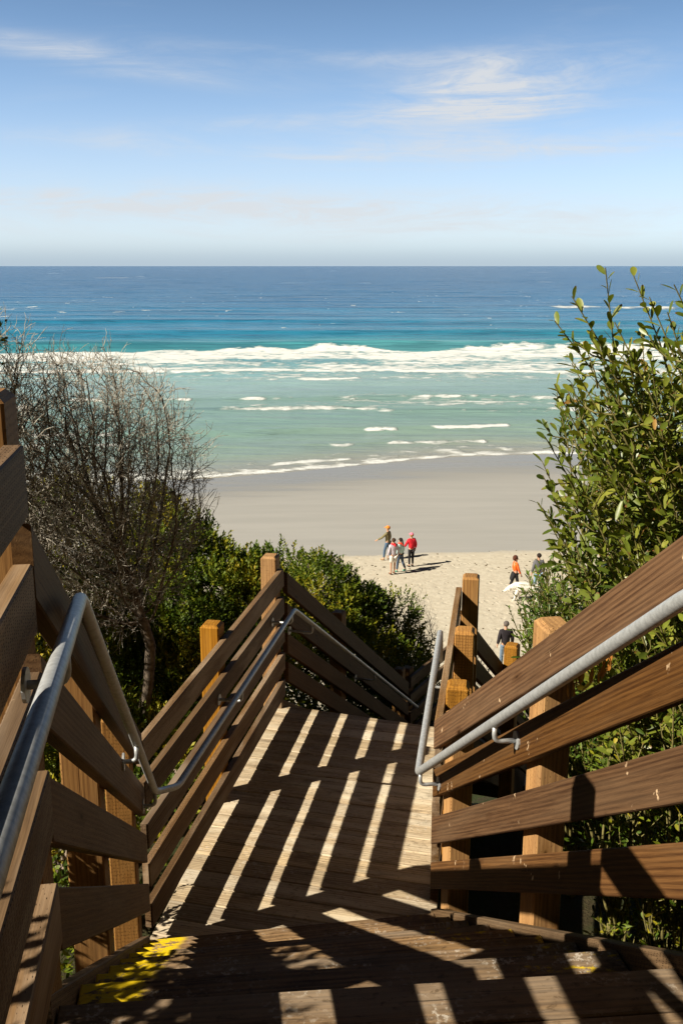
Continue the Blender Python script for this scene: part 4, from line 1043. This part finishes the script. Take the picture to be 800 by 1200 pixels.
for sg in (-1, 1):
    f0 = ad((-.24, sg * .11, .44), .085, ch_); f1 = ad((-.26 + .05 * sg, sg * .11, .24), .05, f0); f2 = ad((-.27 + .09 * sg, sg * .11, .06), .038, f1); ad((-.32 + .09 * sg, sg * .11, .03), .036, f2)
    b0 = ad((.38, sg * .11, .42), .11, hip); b1 = ad((.31 - .05 * sg, sg * .11, .30), .065, b0); b2 = ad((.44 - .06 * sg, sg * .11, .20), .045, b1); b3 = ad((.41 - .06 * sg, sg * .11, .05), .036, b2); ad((.36 - .06 * sg, sg * .11, .03), .036, b3)
V, F_ = skin(v, e, r_, 2); mb = MB(); mb.add(WD(V), F_)
fur = simple('white_fur', (.78, .74, .66), .95, .12, 18, 1.0, bdist=.03)
body = mb.build('body', fur, t, True)
for sg in (-1, 1):
    mb = MB(); V, F_ = ball((-.55, sg * .095, .47), (.05, .018, .075), 10, 7); mb.add(WD(V), F_); mb.build('ear', fur, t, True)
mb = MB(); V, F_ = ball((-.79, 0, .335), (.02, .025, .02), 8, 6); mb.add(WD(V), F_); mb.build('nose', black, t, True)
g3_ = np.random.default_rng(5); mv = np.concatenate([np.array([vv.co[:] for vv in body.data.vertices])]) + np.array([dx, dy, .29])
# fur tufts
idx = g3_.integers(0, len(mv), 1400); cen = np.array([dx, dy, .29 + .6]); pp = mv[idx]; dd = nrm(pp - cen) * .5 + np.array([.3, 0, -.7]) + g3_.normal(0, .3, pp.shape)
leaves('fur', pp, dd, nrm(pp - cen), g3_.uniform(.04, .09, len(pp)), g3_.uniform(.015, .03, len(pp)), g3_.random(len(pp)), fur, body)

# ------------------------------------------------------------------ world, sun, camera
SUNEL, SUNYAW = 38.0, -115.5
w = bpy.data.worlds.new('World'); S.world = w; w.use_nodes = True; nt = w.node_tree
for n in list(nt.nodes): nt.nodes.remove(n)
h = NT(nt); out = nt.nodes.new('ShaderNodeOutputWorld')
tc = h.n('ShaderNodeTexCoord').outputs['Generated']
sp = h.n('ShaderNodeSeparateXYZ', {'Vector': tc}); X_, Y_, Z_ = sp.outputs
hor = h.m('SQRT', h.m('ADD', h.m('MULTIPLY', X_, X_), h.m('MULTIPLY', Y_, Y_)))
el = h.m('DIVIDE', Z_, h.m('MAXIMUM', hor, .05))
# look the sky up a little higher than it is: clearer, bluer coastal air
zz = h.m('MULTIPLY_ADD', Z_, 1.5, .05)
vec = h.n('ShaderNodeCombineXYZ', {0: X_, 1: Y_, 2: zz}).outputs[0]
sky = h.n('ShaderNodeTexSky'); sky.sky_type = 'NISHITA'; sky.sun_disc = False; h.L.new(vec, sky.inputs[0])
sky.sun_elevation = R(SUNEL); sky.sun_rotation = R(SUNYAW % 360); sky.altitude = 10; sky.air_density = 1.0; sky.dust_density = .6; sky.ozone_density = 2.0
sc_ = h.mix(1.0, sky.outputs[0], (.93, 1.03, 1.06), 'MULTIPLY')
az = h.m('DIVIDE', X_, h.m('MAXIMUM', h.m('ABSOLUTE', Y_), .05))
uv = h.n('ShaderNodeCombineXYZ', {0: h.m('MULTIPLY', az, 3.2), 1: h.m('MULTIPLY', el, 26.0), 2: 0.0}).outputs[0]
ns_ = h.noise(uv, 1.0, 6, .62, .9)
uv2 = h.n('ShaderNodeCombineXYZ', {0: h.m('MULTIPLY', az, 14.0), 1: h.m('MULTIPLY', el, 60.0), 2: 3.0}).outputs[0]
ns2 = h.noise(uv2, 1.0, 6, .65, 1.2)
def patch(u0, v0, su, sv, tilt=0.0):
    a_ = h.m('SUBTRACT', az, u0); b_ = h.m('SUBTRACT', el, v0); b_ = h.m('SUBTRACT', b_, h.m('MULTIPLY', a_, tilt))
    q = h.m('ADD', h.m('POWER', h.m('DIVIDE', a_, su), 2), h.m('POWER', h.m('DIVIDE', b_, sv), 2))
    return h.m('POWER', 2.718, h.m('MULTIPLY', q, -1))
pt = [patch(.05, .135, .22, .010, .05), patch(-.10, .105, .2, .008, -.04), patch(.14, .150, .08, .026, .10), patch(.20, .180, .13, .018, .05), patch(-.24, .184, .14, .011, -.10), patch(.02, .188, .17, .009, -.03), patch(.20, .108, .22, .012, .02), patch(-.25, .060, .28, .012, 0), patch(.10, .045, .4, .02, 0)]
amp = [.5, .4, 2.3, .35, .8, .5, .7, .8, .5]
tot = None
for p_, a_ in zip(pt, amp):
    q = h.m('MULTIPLY', p_, a_); tot = q if tot is None else h.m('ADD', tot, q)
cl = h.m('MULTIPLY', tot, h.m('MULTIPLY', h.ss(ns_, .30, .68), h.ss(ns2, .12, .72)))
cl = h.m('ADD', cl, h.m('MULTIPLY', h.ss(ns_, .55, .85), .12))
hz = h.m('MULTIPLY', h.m('POWER', 2.718, h.m('MULTIPLY', h.m('POWER', h.m('DIVIDE', h.m('MAXIMUM', el, 0.0), .115), 2), -1)), .68)
cl = h.m('MINIMUM', h.m('ADD', cl, hz), .9)
front = h.ss(Y_, .45, .93)
# humid air near the sea horizon is brighter than the clear zenith
glow = h.m('ADD', .07, h.m('MULTIPLY', h.m('MULTIPLY', front, h.m('POWER', 2.718, h.m('MULTIPLY', h.m('POWER', h.m('DIVIDE', el, .40), 2), -1))), 2.35))
sc_ = h.vm('SCALE', sc_); h.L.new(glow, sc_.node.inputs['Scale'])
cl = h.m('MULTIPLY', cl, front)
c = h.mix(cl, sc_, (8.5, 8.7, 8.95))
# thin blue-grey marine layer on the horizon
ml = h.m('POWER', 2.718, h.m('MULTIPLY', h.m('POWER', h.m('DIVIDE', el, .019), 2), -1))
c = h.mix(h.m('MULTIPLY', ml, .8), c, (4.7, 6.0, 7.3))
bg = h.n('ShaderNodeBackground', {'Color': c, 'Strength': .052})
h.L.new(bg.outputs[0], out.inputs[0])
sd = bpy.data.lights.new('sun', 'SUN'); sd.energy = 5.0; sd.angle = R(.5); sd.color = (1.0, .92, .76)
so = bpy.data.objects.new('sun', sd); COL.objects.link(so)
dirv = Vector((math.sin(R(64.5)) * math.cos(R(SUNEL)), math.cos(R(64.5)) * math.cos(R(SUNEL)), -math.sin(R(SUNEL))))
so.rotation_euler = dirv.to_track_quat('-Z', 'Y').to_euler(); so.location = (-20, -10, 40)
cam = bpy.data.cameras.new('camera'); co = bpy.data.objects.new('camera', cam); COL.objects.link(co)
co.location = (0, 0, EYE); co.rotation_euler = (R(90 - 13.9), 0, 0); cam.sensor_width = 36; cam.lens = 35.0; cam.sensor_fit = 'AUTO'
cam.clip_start = .02; cam.clip_end = 60000
S.camera = co
S.view_settings.view_transform = 'Standard'; S.view_settings.look = 'None'; S.view_settings.gamma = 1.0; S.view_settings.exposure = .72
S.cycles.max_bounces = 6; S.cycles.diffuse_bounces = 2; S.cycles.transparent_max_bounces = 4
